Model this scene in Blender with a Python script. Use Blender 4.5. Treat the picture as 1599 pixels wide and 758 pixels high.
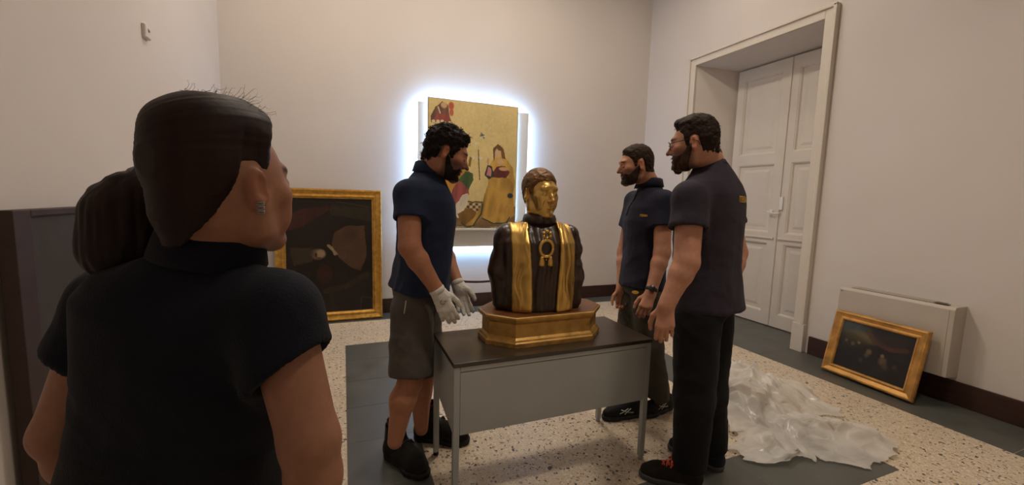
import bpy, bmesh, math, random
import numpy as np
from mathutils import Vector, Matrix
from mathutils.bvhtree import BVHTree

for o in list(bpy.data.objects): bpy.data.objects.remove(o, do_unlink=True)
SC = bpy.context.scene
COL = SC.collection
rnd = random.Random(7)

# ------------------------------------------------------------------ camera
IW, IH = 1599, 758
FPX, PITCH, ROLL, YAW, CAMH = 646.4, .1072, .0284, .3885, 1.42
def _axes():
    cy, sy, cp, sp = math.cos(YAW), math.sin(YAW), math.cos(PITCH), math.sin(PITCH)
    f = np.array([sy*cp, cy*cp, -sp]); r = np.array([cy, -sy, 0.]); u = np.cross(r, f)
    cr, sr = math.cos(ROLL), math.sin(ROLL)
    return cr*r+sr*u, -sr*r+cr*u, f
AR, AU, AF = _axes()
CAMP = np.array([0, 0, CAMH])
cam = bpy.data.cameras.new('camera'); cam.sensor_width = 36; cam.lens = FPX/IW*36; cam.clip_start = .02
camo = bpy.data.objects.new('camera', cam); COL.objects.link(camo)
M = Matrix.Identity(4)
for i in range(3):
    M[i][0], M[i][1], M[i][2], M[i][3] = AR[i], AU[i], -AF[i], CAMP[i]
camo.matrix_world = M; SC.camera = camo
def ray(x, y): return (x-IW/2)/FPX*AR - (y-IH/2)/FPX*AU + AF
def at(x, y, d): return CAMP + d*ray(x, y)                       # photo pixel at a depth along the view axis
def on(x, y, axis, v):
    d = ray(x, y); return CAMP + (v-CAMP[axis])/d[axis]*d         # photo pixel on an axis plane
def fl(x, y): return on(x, y, 2, 0)
def vec(*a): return np.array(a, float)
def unit(v): v = np.asarray(v, float); return v/np.linalg.norm(v)

# ------------------------------------------------------------------ world, light, exposure
w = bpy.data.worlds.new('world'); SC.world = w; w.use_nodes = True
w.node_tree.nodes['Background'].inputs[0].default_value = (.9, .85, .8, 1)
w.node_tree.nodes['Background'].inputs[1].default_value = .05
SC.view_settings.view_transform = 'Standard'; SC.view_settings.look = 'None'
SC.view_settings.gamma = 1; SC.view_settings.use_curve_mapping = False
SC.view_settings.exposure = 0.0
CEIL = 4.7
ADDED_LAMPS = [(-.1, 3.5, 27), (1.6, 3.3, 48), (3.1, 3.3, 9), (1.7, .7, 20)]   # unseen lamps added to light the room, last one front fill: x, y, watts
LAMP_COL = (1.0, .865, .715)
LED = 11.0

# ------------------------------------------------------------------ materials
MATS = {}
def srgb(c):
    if isinstance(c, str): c = tuple(int(c[i:i+2], 16)/255 for i in (0, 2, 4))
    return tuple((v/12.92 if v <= .04045 else ((v+.055)/1.055)**2.4) for v in c[:3])
def N(nt, t, **k):
    n = nt.nodes.new(t)
    for a, b in k.items():
        if hasattr(n, a): setattr(n, a, b)
    return n
def mat(name, col, rough=.6, metal=0, var=.15, scale=8, bump=0, bscale=60, attr=None, spec=.5, sheen=0, stretch=(1, 1, 1), rvar=0, sss=0, detail=4):
    if name in MATS: return MATS[name]
    m = bpy.data.materials.new(name); m.use_nodes = True; nt = m.node_tree; L = nt.links.new
    b = nt.nodes['Principled BSDF']; b.inputs['Roughness'].default_value = rough; b.inputs['Metallic'].default_value = metal
    b.inputs['Specular IOR Level'].default_value = spec
    if sheen: b.inputs['Sheen Weight'].default_value = sheen; b.inputs['Sheen Roughness'].default_value = .5
    if sss:
        b.inputs['Subsurface Weight'].default_value = sss; b.inputs['Subsurface Radius'].default_value = (.012, .004, .002); b.inputs['Subsurface Scale'].default_value = 1
    tc = N(nt, 'ShaderNodeTexCoord'); mp = N(nt, 'ShaderNodeMapping'); mp.inputs['Scale'].default_value = stretch
    L(tc.outputs['Object'], mp.inputs['Vector'])
    no = N(nt, 'ShaderNodeTexNoise'); no.inputs['Scale'].default_value = scale; no.inputs['Detail'].default_value = detail
    L(mp.outputs[0], no.inputs['Vector'])
    mr = N(nt, 'ShaderNodeMapRange'); mr.inputs['From Min'].default_value = .3; mr.inputs['From Max'].default_value = .7
    mr.inputs['To Min'].default_value = 1-var; mr.inputs['To Max'].default_value = 1+var
    L(no.outputs['Fac'], mr.inputs['Value'])
    mx = N(nt, 'ShaderNodeMix', data_type='RGBA', blend_type='MULTIPLY'); mx.inputs['Factor'].default_value = 1
    if attr:
        a = N(nt, 'ShaderNodeAttribute'); a.attribute_name = attr; L(a.outputs['Color'], mx.inputs['A'])
    else:
        mx.inputs['A'].default_value = (*srgb(col), 1)
    L(mr.outputs[0], mx.inputs['B']); L(mx.outputs['Result'], b.inputs['Base Color'])
    if rvar:
        m2 = N(nt, 'ShaderNodeMapRange'); m2.inputs['From Min'].default_value = .3; m2.inputs['From Max'].default_value = .7
        m2.inputs['To Min'].default_value = rough-rvar; m2.inputs['To Max'].default_value = rough+rvar
        L(no.outputs['Fac'], m2.inputs['Value']); L(m2.outputs[0], b.inputs['Roughness'])
    if bump:
        n2 = N(nt, 'ShaderNodeTexNoise'); n2.inputs['Scale'].default_value = bscale; n2.inputs['Detail'].default_value = 3
        L(mp.outputs[0], n2.inputs['Vector'])
        bp = N(nt, 'ShaderNodeBump'); bp.inputs['Strength'].default_value = bump; bp.inputs['Distance'].default_value = .004
        L(n2.outputs['Fac'], bp.inputs['Height']); L(bp.outputs[0], b.inputs['Normal'])
    MATS[name] = m; return m
def emat(name, col, s):
    m = bpy.data.materials.new(name); m.use_nodes = True; b = m.node_tree.nodes['Principled BSDF']
    b.inputs['Emission Color'].default_value = (*col, 1); b.inputs['Emission Strength'].default_value = s; b.inputs['Base Color'].default_value = (.8, .8, .8, 1)
    MATS[name] = m; return m

plaster = mat('plaster', 'd8d0ca', .85, var=.025, scale=1.3, bump=.12, bscale=25)
plaster2 = mat('ceiling plaster', 'd9d2c8', .9, var=.02, scale=1.3)
whitepaint = mat('white door paint', 'd6cdc1', .5, var=.03, scale=3, bump=.05, bscale=30)
darkwood = mat('dark skirting wood', '3a211a', .45, var=.25, scale=6, stretch=(1, 1, 5))
slate = mat('slate', '53544f', .38, var=.13, scale=5, rvar=.08, bump=.06, bscale=40)
giltframe = mat('gilt frame', 'd2a350', .38, metal=.75, var=.22, scale=25, rvar=.1, bump=.25, bscale=50)
giltold = mat('worn gilt wood', 'c0965060'[:6], .45, metal=.55, var=.3, scale=18, rvar=.12, bump=.3, bscale=40)
gold = mat('gold leaf', 'd3ad62', .38, metal=.9, var=.16, scale=14, rvar=.08, bump=.10, bscale=35)
gildface = mat('gilded face', 'd6b069', .36, metal=.9, var=.12, scale=18, rvar=.06, bump=.03, bscale=40)
goldhair = mat('brown gilt hair', '6b4a26', .5, metal=.45, var=.3, scale=40, bump=.6, bscale=120)
cloakm = mat('dark carved wood', '33231a', .36, var=.35, scale=9, stretch=(3, 3, .6), bump=.3, bscale=30, rvar=.08)
plinthtop = mat('reddish brown wood', '6a401f', .4, var=.25, scale=10, stretch=(1, 5, 1))
tablem = mat('grey enamel', 'a8acab', .42, var=.05, scale=4, bump=.04, bscale=80)
tabletopm = mat('dark table laminate', '3b342c', .28, var=.05, scale=3)
acm = mat('beige enamel', 'bdb3a7', .45, var=.04, scale=5)
blackm = mat('black plastic', '101010', .45, var=.1)
whitem = mat('white lacquer', 'e6e6e4', .5, var=.02)
ropem = mat('rope', '3c201c', .8, var=.3, scale=60)
steel = mat('steel', '9a9a98', .3, metal=1, var=.05)

# ------------------------------------------------------------------ object helpers
def tag(o, label=None, cat=None, group=None, kind=None):
    if label: o['label'] = label
    if cat: o['category'] = cat
    if group: o['group'] = group
    if kind: o['kind'] = kind
    return o
def empty(name, loc=(0, 0, 0), rot=(0, 0, 0)):
    o = bpy.data.objects.new(name, None); COL.objects.link(o); o.location = loc; o.rotation_euler = rot; o.empty_display_size = .1
    return o
def setpar(o, parent):
    # parts modelled in world coordinates: keep them where they are
    if parent:
        o.parent = parent
        if parent.type == 'EMPTY': o.matrix_parent_inverse = Matrix.Translation(parent.location).inverted()
    return o
def link(name, me, m, parent=None, smooth=False):
    o = bpy.data.objects.new(name, me); COL.objects.link(o)
    if m: me.materials.append(m)
    if smooth: me.shade_smooth()
    if parent: o.parent = parent
    return o
def pyobj(name, V, F, m, parent=None, smooth=False, bevel=0):
    me = bpy.data.meshes.new(name)
    me.from_pydata([tuple(map(float, v)) for v in V], [], [tuple(map(int, f)) for f in F])
    bm = bmesh.new(); bm.from_mesh(me); bmesh.ops.recalc_face_normals(bm, faces=bm.faces)
    if bevel: bmesh.ops.bevel(bm, geom=list(bm.edges), offset=bevel, segments=2, affect='EDGES', profile=.6)
    bm.to_mesh(me); bm.free(); me.update()
    return link(name, me, m, parent, smooth)
class MB:
    def __init__(s): s.V = []; s.F = []
    def box(s, lo, hi):
        b = len(s.V); (a, c, e), (x, y, z) = lo, hi
        s.V += [(a, c, e), (x, c, e), (x, y, e), (a, y, e), (a, c, z), (x, c, z), (x, y, z), (a, y, z)]
        s.F += [tuple(b+i for i in f) for f in ((0, 3, 2, 1), (4, 5, 6, 7), (0, 1, 5, 4), (1, 2, 6, 5), (2, 3, 7, 6), (3, 0, 4, 7))]; return s
    def prism(s, pts, z0, z1):
        b = len(s.V); n = len(pts)
        s.V += [(x, y, z0) for x, y in pts]+[(x, y, z1) for x, y in pts]
        s.F += [tuple(b+i for i in range(n))[::-1], tuple(b+n+i for i in range(n))]+[(b+i, b+(i+1) % n, b+n+(i+1) % n, b+n+i) for i in range(n)]; return s
    def stack(s, rings):
        b = len(s.V); n = len(rings[0])
        for r in rings: s.V += [tuple(p) for p in r]
        for k in range(len(rings)-1):
            for i in range(n): s.F.append((b+k*n+i, b+k*n+(i+1) % n, b+(k+1)*n+(i+1) % n, b+(k+1)*n+i))
        s.F.append(tuple(b+i for i in range(n))[::-1]); s.F.append(tuple(b+(len(rings)-1)*n+i for i in range(n))); return s
    def tube(s, P, r, n=8):
        P = [np.array(p, float) for p in P]; rs = r if hasattr(r, '__len__') else [r]*len(P)
        rings = []; ref = None
        for i, p in enumerate(P):
            t = P[min(i+1, len(P)-1)]-P[max(i-1, 0)]; t /= np.linalg.norm(t)+1e-9
            if ref is None: ref = np.array([0, 0, 1.]) if abs(t[2]) < .9 else np.array([1., 0, 0])
            a = np.cross(t, ref); a /= np.linalg.norm(a)+1e-9; b = np.cross(a, t); ref = b
            rings.append([p+rs[i]*(math.cos(2*math.pi*k/n)*a+math.sin(2*math.pi*k/n)*b) for k in range(n)])
        return s.stack(rings)
    def lathe(s, prof, n=24, c=(0, 0, 0)):
        return s.stack([[(c[0]+r*math.cos(2*math.pi*k/n), c[1]+r*math.sin(2*math.pi*k/n), c[2]+z) for k in range(n)] for r, z in prof])
    def build(s, name, m, parent=None, smooth=False, bevel=0): return pyobj(name, s.V, s.F, m, parent, smooth, bevel)
def box(name, lo, hi, m, parent=None, bevel=.003): return MB().box(lo, hi).build(name, m, parent, False, bevel)
def struct(o): o['kind'] = 'structure'; return o

# ------------------------------------------------------------------ the room
XL, XR, YB, YF = -1.12, 4.16, 5.08, -1.6
# floor: terrazzo slab with slate bands let into it
def terrazzo():
    m = bpy.data.materials.new('terrazzo'); m.use_nodes = True; nt = m.node_tree; L = nt.links.new; b = nt.nodes['Principled BSDF']
    tc = N(nt, 'ShaderNodeTexCoord'); no = N(nt, 'ShaderNodeTexNoise'); no.inputs['Scale'].default_value = 30
    L(tc.outputs['Object'], no.inputs['Vector'])
    ad = N(nt, 'ShaderNodeMix', data_type='RGBA', blend_type='LINEAR_LIGHT'); ad.inputs['Factor'].default_value = .02
    L(tc.outputs['Object'], ad.inputs['A']); L(no.outputs['Color'], ad.inputs['B'])
    prev = None; base = srgb('cdbda5')
    def layer(scale, thr, ramp, prev, soft=.02):
        v = N(nt, 'ShaderNodeTexVoronoi'); v.inputs['Scale'].default_value = scale; L(ad.outputs['Result'], v.inputs['Vector'])
        sx = N(nt, 'ShaderNodeSeparateColor'); L(v.outputs['Color'], sx.inputs[0])
        cr = N(nt, 'ShaderNodeValToRGB'); cr.color_ramp.interpolation = 'CONSTANT'
        els = cr.color_ramp.elements
        for i, (p, c) in enumerate(ramp):
            e = els[i] if i < 2 else els.new(p)
            e.position = p; e.color = (*srgb(c), 1)
        L(sx.outputs[0], cr.inputs[0])
        # size of the chip varies by cell
        mr = N(nt, 'ShaderNodeMapRange'); mr.inputs['To Min'].default_value = thr*.35; mr.inputs['To Max'].default_value = thr
        L(sx.outputs[1], mr.inputs['Value'])
        lt = N(nt, 'ShaderNodeMath', operation='LESS_THAN'); L(v.outputs['Distance'], lt.inputs[0]); L(mr.outputs[0], lt.inputs[1])
        mx = N(nt, 'ShaderNodeMix', data_type='RGBA'); L(lt.outputs[0], mx.inputs['Factor'])
        if prev is None: mx.inputs['A'].default_value = (*base, 1)
        else: L(prev, mx.inputs['A'])
        L(cr.outputs['Color'], mx.inputs['B']); return mx.outputs['Result']
    p = layer(115, .55, [(0, 'dccdb6'), (.3, 'c3ae93'), (.55, 'e2d6c2'), (.8, 'b59c82')], None)
    p = layer(58, .44, [(0, 'd8cab4'), (.30, 'b89f85'), (.52, 'e6dccb'), (.60, '8a7362'), (.76, '574c46'), (.88, '322e36')], p)
    p = layer(33, .33, [(0, 'd9ccb6'), (.45, 'e0d4c0'), (.60, '8a715e'), (.78, '35313a')], p)
    L(p, b.inputs['Base Color']); b.inputs['Roughness'].default_value = .3
    MATS['terrazzo'] = m; return m
terr = terrazzo()
fx0, fx1, fy0, fy1 = XL-.05, XR+.75, YF-.05, YB+.05
floor = struct(box('floor', (fx0, fy0, -.2), (fx1, fy1, 0), terr, None, 0))
slab_id = [0]
def slab(x0, y0, x1, y1):
    g = .0012
    o = box('slate_slab', (x0+g, y0+g, -.02), (x1-g, y1-g, .0015), slate, floor, .0008)
def run(x0, y0, x1, y1, axis, step, off=0):
    a = (y0 if axis else x0); e = (y1 if axis else x1); p = a; q = a+off if off else a+step
    while p < e-1e-6:
        q = min(q, e)
        if e-q < .15: q = e
        slab(*((x0, p, x1, q) if axis else (p, y0, q, y1))); p = q; q = p+step
run(3.65, YF, XR, 2.645, 1, 1.3); run(3.65, 2.645, XR, 4.16, 1, .76); run(3.65, 4.16, XR, YB, 1, 1.3)
run(XL, 4.80, 3.65, YB, 0, 1.2); run(XL, YF, -.80, 4.80, 1, 1.3)
slab(XR, 2.62, 4.66, 3.38); slab(XR, 3.38, 4.66, 4.15)
OX0, OX1, OY0, OY1, BW = 0.0, 2.80, 1.15, 4.05, .40
run(OX0, OY1-BW, OX1, OY1, 0, 1.0); run(OX0, OY0, OX1, OY0+BW, 0, 1.0)
run(OX0, OY0+BW, OX0+BW, OY1-BW, 1, .42, .42); run(OX1-BW, OY0+BW, OX1, OY1-BW, 1, .7)

struct(box('wall_back', (XL-.1, YB, 0), (XR+.1, YB+.12, CEIL), plaster, None, 0))
struct(box('wall_left', (XL-.12, YF, 0), (XL, YB, CEIL), plaster, None, 0))
struct(box('wall_front', (XL-.1, YF-.12, 0), (XR+.9, YF, CEIL), plaster, None, 0))
struct(box('ceiling', (XL-.1, YF-.1, CEIL), (XR+.9, YB+.1, CEIL+.1), plaster2, None, 0))
DY0, DY1, DZ = 2.645, 4.158, 3.14
LY0, LY1, LZ, LX = 2.60, 3.94, 3.07, 4.64
mb = MB(); T = .75
mb.box((XR, YF, 0), (XR+T, DY0, CEIL)); mb.box((XR, DY1, 0), (XR+T, YB, CEIL)); mb.box((XR, DY0, DZ), (XR+T, DY1, CEIL))
mb.prism([(XR, DY1), (LX+.06, LY1), (LX+.06, DY1)], 0, DZ)               # splayed reveal
mb.V += [(XR, DY0, DZ), (XR, DY1, DZ), (LX+.06, DY1, DZ), (LX+.06, DY0, DZ), (LX+.06, DY0, LZ), (LX+.06, DY1, LZ)]
b0 = len(mb.V)-6; mb.F += [(b0, b0+1, b0+5, b0+4), (b0+4, b0+5, b0+2, b0+3), (b0, b0+4, b0+3), (b0+1, b0+2, b0+5), (b0, b0+3, b0+2, b0+1)]
struct(mb.build('wall_right', plaster))
# skirting boards
def skirting(name, lo, hi):
    return struct(box(name, lo, hi, darkwood, None, .006))
skirting('baseboard_back', (XL+.02, YB-.022, .0016), (XR, YB, .175))
skirting('baseboard_right', (XR-.022, YF, .0016), (XR, 2.50, .175))
skirting('baseboard_corner', (XR-.022, 4.27, .0016), (XR, YB-.023, .175))
skirting('baseboard_left', (XL, YF, .0016), (XL+.022, YB-.001, .175))
# door casing
def casing(name, x0, x1, y0, y1, z0, z1): return struct(box(name, (x0, y0, z0), (x1, y1, z1), whitepaint, None, .004))
tr = empty('trim_1'); struct(tr)
for a, bq in ((DY0-.105, DY0), (DY1, DY1+.105)):
    box('casing_post', (XR-.035, a, .28), (XR, bq, DZ+.105), whitepaint, tr, .005)
    box('plinth_block', (XR-.05, a-.006, .0016), (XR, bq+.004, .28), whitepaint, tr, .006)
    oy = a if a < 3 else bq-.03
    box('outer_bead', (XR-.055, oy, .28), (XR-.034, oy+.03, DZ+.105), whitepaint, tr, .007)
box('casing_head', (XR-.035, DY0, DZ), (XR, DY1, DZ+.105), whitepaint, tr, .005)
box('outer_bead', (XR-.055, DY0-.105, DZ+.078), (XR-.034, DY1+.105, DZ+.108), whitepaint, tr, .007)
# double door
door = empty('door_1', (LX, 3.26, 0)); struct(door)
SEAM = 3.258
def leaf(y0, y1, side):
    X0, X1 = -.02, .025
    f = MB(); st = .095
    zs = [(.012, .16), (.98, 1.10), (1.90, 2.02), (2.93, LZ-.012)]
    y0 -= 3.26; y1 -= 3.26
    f.box((X0, y0, .012), (X1, y0+st, LZ-.012)); f.box((X0, y1-st, .012), (X1, y1, LZ-.012))
    for a, b_ in zs: f.box((X0, y0+st, a), (X1, y1-st, b_))
    lf = f.build('door_leaf', whitepaint, door)
    for (a, b_), (c_, d) in zip(zs[:-1], zs[1:]):
        p = MB(); i = .0; pts = lambda ins, x: [(x, y0+st+ins, b_+ins), (x, y1-st-ins, b_+ins), (x, y1-st-ins, c_-ins), (x, y0+st+ins, c_-ins)]
        p.stack([pts(0, .02), pts(0, -.016), pts(.012, -.012), pts(.022, .004), pts(.06, .004), pts(.09, -.004)])
        p.build('door_panel', whitepaint, lf)
    return lf
l1 = leaf(LY0, SEAM-.003, -1); l2 = leaf(SEAM+.003, LY1-.012, 1)
box('meeting_bead', (-.034, -.016, .02), (-.019, .012, LZ-.02), whitepaint, door, .004)
box('dado_rail', (-.036, LY0+.02-3.26, 1.03), (-.0205, -.025, 1.052), whitepaint, door, .005)
box('dado_rail', (-.036, .025, 1.03), (-.0205, LY1-.03-3.26, 1.052), whitepaint, door, .005)
h = MB(); h.box((-.04, -.055, 1.37), (-.0205, -.018, 1.52)); h.build('lock_case', whitem, door, False, .005)
h = MB(); h.tube([(-.03, -.03, 1.33), (-.06, -.03, 1.33), (-.062, .06, 1.325)], .008); h.tube([(-.062, .06, 1.325), (-.062, .1, 1.35)], .008); h.build('latch_handle', whitem, door, True)
h = MB(); h.box((-.03, .06, 1.30), (-.0205, .1, 1.37)); h.build('latch_plate', whitem, door, False, .003)

# ------------------------------------------------------------------ added ceiling lamps, unseen, placed for their light
for i, (x, y, wt) in enumerate(ADDED_LAMPS):
    lo = empty('added_lamp', (x, y, CEIL)); tag(lo, 'added unseen ceiling lamp with warm diffuser '+['over the leaning portrait', 'over the lit painting', 'by the double door', 'in front of the table as fill'][i], 'lamp', 'added ceiling lamps')
    MB().lathe([(.24, 0), (.24, -.05), (.235, -.06), (.22, -.06), (.22, -.012), (.0001, -.012)], 32).build('added_lamp_housing', whitem, lo)
    if 'added_lamp_glass' not in MATS: emat('added_lamp_glass', LAMP_COL, 3)
    MB().lathe([(.0001, -.03), (.215, -.03), (.215, -.045), (.12, -.062), (.0001, -.066)], 32).build('diffuser', MATS['added_lamp_glass'], lo, True)
    ld = bpy.data.lights.new('added_light', 'AREA'); ld.shape = 'DISK'; ld.size = .44; ld.energy = wt; ld.color = LAMP_COL; ld.spread = math.radians(180 if y > 2 else 115)
    l = bpy.data.objects.new('added_light', ld); COL.objects.link(l); l.parent = lo; l.location = (0, 0, -.08)

# ------------------------------------------------------------------ noise
def _hash(ix, iy, iz, seed):
    n = (ix*374761393 + iy*668265263 + iz*2147483647 + seed*144665) & 0xffffffff
    n = ((n ^ (n >> 13))*1274126177) & 0xffffffff
    n = ((n ^ (n >> 16))*2246822519) & 0xffffffff
    return ((n ^ (n >> 15)) & 0xffff)/65535.
def vnoise(P, seed=0):
    P = np.asarray(P, float); I = np.floor(P).astype(np.int64); f = P-I; f = f*f*(3-2*f); r = 0
    for dx in (0, 1):
        for dy in (0, 1):
            for dz in (0, 1):
                wt = (f[..., 0] if dx else 1-f[..., 0])*(f[..., 1] if dy else 1-f[..., 1])*(f[..., 2] if dz else 1-f[..., 2])
                r = r+wt*_hash(I[..., 0]+dx, I[..., 1]+dy, I[..., 2]+dz, seed)
    return r*2-1
def fbm(P, seed=0, o=3):
    r = 0; a = 1
    for i in range(o): r = r+a*vnoise(P, seed+i*17); P = np.asarray(P)*2.03; a *= .5
    return r
def ridge(P, seed=0, o=3):
    r = 0; a = 1
    for i in range(o): r = r+a*(1-2*np.abs(vnoise(P, seed+i*13))); P = np.asarray(P)*2.1; a *= .5
    return r
def smooth(a, b, x): t = np.clip((x-a)/(b-a), 0, 1); return t*t*(3-2*t)

# ------------------------------------------------------------------ painted surfaces (flat pictures)
def setcol(me, C):
    a = me.color_attributes.new('Col', 'FLOAT_COLOR', 'POINT')
    C4 = np.ones((len(C), 4), np.float32); C4[:, :3] = C; a.data.foreach_set('color', C4.ravel())
def inpoly(u, v, pts):
    r = np.zeros(u.shape, bool); n = len(pts)
    for i in range(n):
        x0, y0 = pts[i]; x1, y1 = pts[(i+1) % n]
        if y0 == y1: continue
        c_ = ((y0 > v) != (y1 > v)) & (u < (x1-x0)*(v-y0)/(y1-y0)+x0); r ^= c_
    return r
class Canvas:
    def __init__(s, w, h, nx, ny, bg):
        s.w, s.h, s.nx, s.ny = w, h, nx, ny
        s.U, s.V = np.meshgrid(np.linspace(0, 1, nx), np.linspace(0, 1, ny)); s.C = np.ones((ny, nx, 3))*np.array(srgb(bg))
    def n(s, fu, fv, seed): return fbm(np.stack([s.U*fu, s.V*fv, s.U*0+seed*.37], -1), seed)
    def poly(s, pts, col, a=1., shade=0, seed=3, fold=(14, 3), wob=.006):
        m = inpoly(s.U+wob*s.n(18, 18, seed+5), s.V+wob*s.n(18, 18, seed+9), pts)
        c_ = np.array(srgb(col)); k = 1+shade*np.clip(ridge(np.stack([s.U*fold[0]+s.V*2, s.V*fold[1], s.U*0+seed], -1), seed, 2), -1, 1)
        s.C[m] = s.C[m]*(1-a)+a*(c_*k[..., None])[m]
    def ell(s, cx, cy, rx, ry, col, a=1., soft=.25):
        d = np.sqrt(((s.U-cx)/rx)**2+((s.V-cy)/ry)**2); k = (a*(1-smooth(1-soft, 1+soft, d)))[..., None]
        s.C = s.C*(1-k)+k*np.array(srgb(col))
    def line(s, pts, wd, col, a=1.):
        for (x0, y0), (x1, y1) in zip(pts[:-1], pts[1:]):
            A = np.array([x0*s.w, y0*s.h]); B = np.array([x1*s.w, y1*s.h]); d = B-A
            px, py = s.U*s.w-A[0], s.V*s.h-A[1]; t = np.clip((px*d[0]+py*d[1])/(d@d+1e-9), 0, 1)
            k = (a*(np.hypot(px-t*d[0], py-t*d[1]) < wd))[..., None]; s.C = s.C*(1-k)+k*np.array(srgb(col))
    def build(s, name, m, parent, y=0):
        V = np.stack([s.U*s.w-s.w/2, s.U*0+y, s.h-s.V*s.h], -1).reshape(-1, 3)
        i = np.arange(s.nx*s.ny).reshape(s.ny, s.nx)
        F = np.stack([i[:-1, :-1], i[1:, :-1], i[1:, 1:], i[:-1, 1:]], -1).reshape(-1, 4)
        me = bpy.data.meshes.new(name); me.from_pydata(V.tolist(), [], F.tolist()); setcol(me, np.clip(s.C, 0, 1).reshape(-1, 3))
        return link(name, me, m, parent)
oilpaint = mat('oil paint', 'ffffff', .42, var=.06, scale=30, attr='Col', bump=.15, bscale=90)
darkoil = mat('dark varnished oil', 'ffffff', .35, var=.12, scale=14, attr='Col', bump=.12, bscale=70)

# gilded panel painting on a lit white board
PX0, PX1, PZ0, PZ1 = .92, 2.045, 1.045, 2.548
PW, PH = PX1-PX0, PZ1-PZ0
bd = empty('display_board', (1.512, 4.968, .80)); tag(bd, 'white display board with cold light glowing behind it, holding gilded panel painting', 'display board')
BX0, BX1, BZ0, BZ1 = .815-1.512, 2.215-1.512, 0, 1.70
box('board', (BX0, 0, BZ0), (BX1, .022, BZ1), whitem, bd, .004)
box('ledge', (PX0-.03-1.512, -.085, 1.012-.80), (PX1+.03-1.512, -.0005, 1.036-.80), whitem, bd, .003)
led = emat('cold light strip', (.34, .60, 1.0), LED*6)
for lo, hi in (((BX0+.05, .024, BZ1-.035), (BX1-.05, .036, BZ1-.015)), ((BX0+.05, .024, .015), (BX1-.05, .036, .035)),
               ((BX0+.015, .024, .05), (BX0+.035, .036, BZ1-.05)), ((BX1-.035, .024, .05), (BX1-.015, .036, BZ1-.05))):
    box('light_strip', lo, hi, led, bd, 0)
for x in (-.45, .45):
    for z in (.3, 1.4): box('wall_spacer', (x-.03, .0225, z-.03), (x+.03, .1115, z+.03), steel, bd, 0)
led2 = emat('cold light strip behind panel', (.42, .68, 1.0), LED*2.5)
pp = empty('panel_painting', ((PX0+PX1)/2, 4.912, PZ0)); tag(pp, 'gold-ground panel painting of two robed figures, lit from behind on the white board', 'painting')
box('wood_panel', (-PW/2, .001, 0), (PW/2, .026, PH), mat('old panel wood', '6b4a2b', .6), pp, .002)
for lo, hi in (((-PW/2+.03, .027, PH-.024), (PW/2-.03, .034, PH-.012)), ((PW/2-.024, .027, .05), (PW/2-.012, .034, PH-.05)), ((-PW/2+.012, .027, .05), (-PW/2+.024, .034, PH-.05))):
    box('light_strip', lo, hi, led2, pp, 0)
for x in (-.4, .4): box('mount_batten', (x-.02, .0265, .1), (x+.02, .0545, PH-.15), steel, pp, 0)
cv = Canvas(PW, PH, 330, 440, 'dac58a')
cv.C *= (1+.10*cv.n(3, 5, 2)+.05*cv.n(40, 40, 4))[..., None]
q = lambda pts: [((x-92)/460, (y-45-(x-92)*.1*(1-(y-60)/650))/668) for x, y in pts]
q1 = lambda x, y: q([(x, y)])[0]
cv.line(q([(262, 50), (264, 200)]), .004, 'd8bd78', .6)
cv.poly([(0, .82), (1, .82), (1, 1), (0, 1)], '7b6242', 1, .2, 4, (3, 14))
for r_ in range(4):
    for k in range(14):
        x0, y0 = .18+k*.034+r_*.004, .80+r_*.022
        cv.poly([(x0, y0), (x0+.034, y0), (x0+.036, y0+.022), (x0+.002, y0+.022)], 'c9b58d' if (k+r_) % 2 else '5d4a34', 1, 0, 1, wob=0)
cv.poly([(.17, .785), (.66, .785), (.66, .80), (.17, .80)], '6e5838')
# small group top left
cv.poly(q([(105, 170), (103, 140), (125, 95), (160, 68), (185, 80), (192, 120), (205, 165), (185, 172)]), '6d4c40', 1, .35, 6)
cv.poly(q([(105, 168), (140, 128), (190, 128), (200, 168)]), '8a4540', 1, .3, 7); cv.ell(*q1(168, 85), .032, .022, 'c9a37a'); cv.ell(*q1(203, 88), .03, .03, 'b65a3c')
cv.ell(*q1(205, 120), .022, .03, 'b86148'); cv.line(q([(140, 95), (150, 125)]), .008, 'd7c29a', .8)
for x in (118, 140, 160): cv.ell(*q1(x, 165), .018, .010, 'd8c8a0')
# bird, staff, flowers
cv.ell(*q1(362, 236), .028, .014, '77746a'); cv.line(q([(356, 222), (372, 250)]), .006, '4d4d4b'); cv.line(q([(352, 244), (382, 236)]), .005, 'd6d0bb')
cv.line(q([(343, 308), (347, 380), (353, 462)]), .0055, '4a3820')
for x, y in ((318, 348), (355, 350), (330, 275)): cv.ell(*q1(x, y), .018, .012, 'd9d6c4')
# left robed figure
cv.poly(q([(120, 690), (150, 480), (200, 400), (260, 380), (300, 420), (300, 520), (280, 620), (230, 660)]), 'b07f36', 1, .3, 8)
cv.poly(q([(190, 640), (215, 520), (250, 455), (290, 480), (298, 540), (240, 600), (225, 660)]), '8d4a48', 1, .4, 9)
cv.poly(q([(225, 650), (232, 590), (265, 540), (296, 530), (292, 590), (265, 640), (245, 665)]), 'ddd2bd', 1, .2, 10)
cv.poly(q([(240, 470), (275, 420), (318, 430), (318, 465), (295, 515), (268, 480)]), '3d5230', 1, .4, 11); cv.ell(*q1(225, 360), .05, .045, 'c39b77'); cv.ell(*q1(215, 345), .06, .05, '5a3c22', .8)
cv.poly(q([(300, 395), (310, 350), (300, 345), (290, 390)]), '8a6a2f')
cv.poly(q([(240, 640), (300, 610), (350, 640), (340, 700), (300, 715), (262, 690)]), '6d5128', 1, .5, 12)
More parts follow.
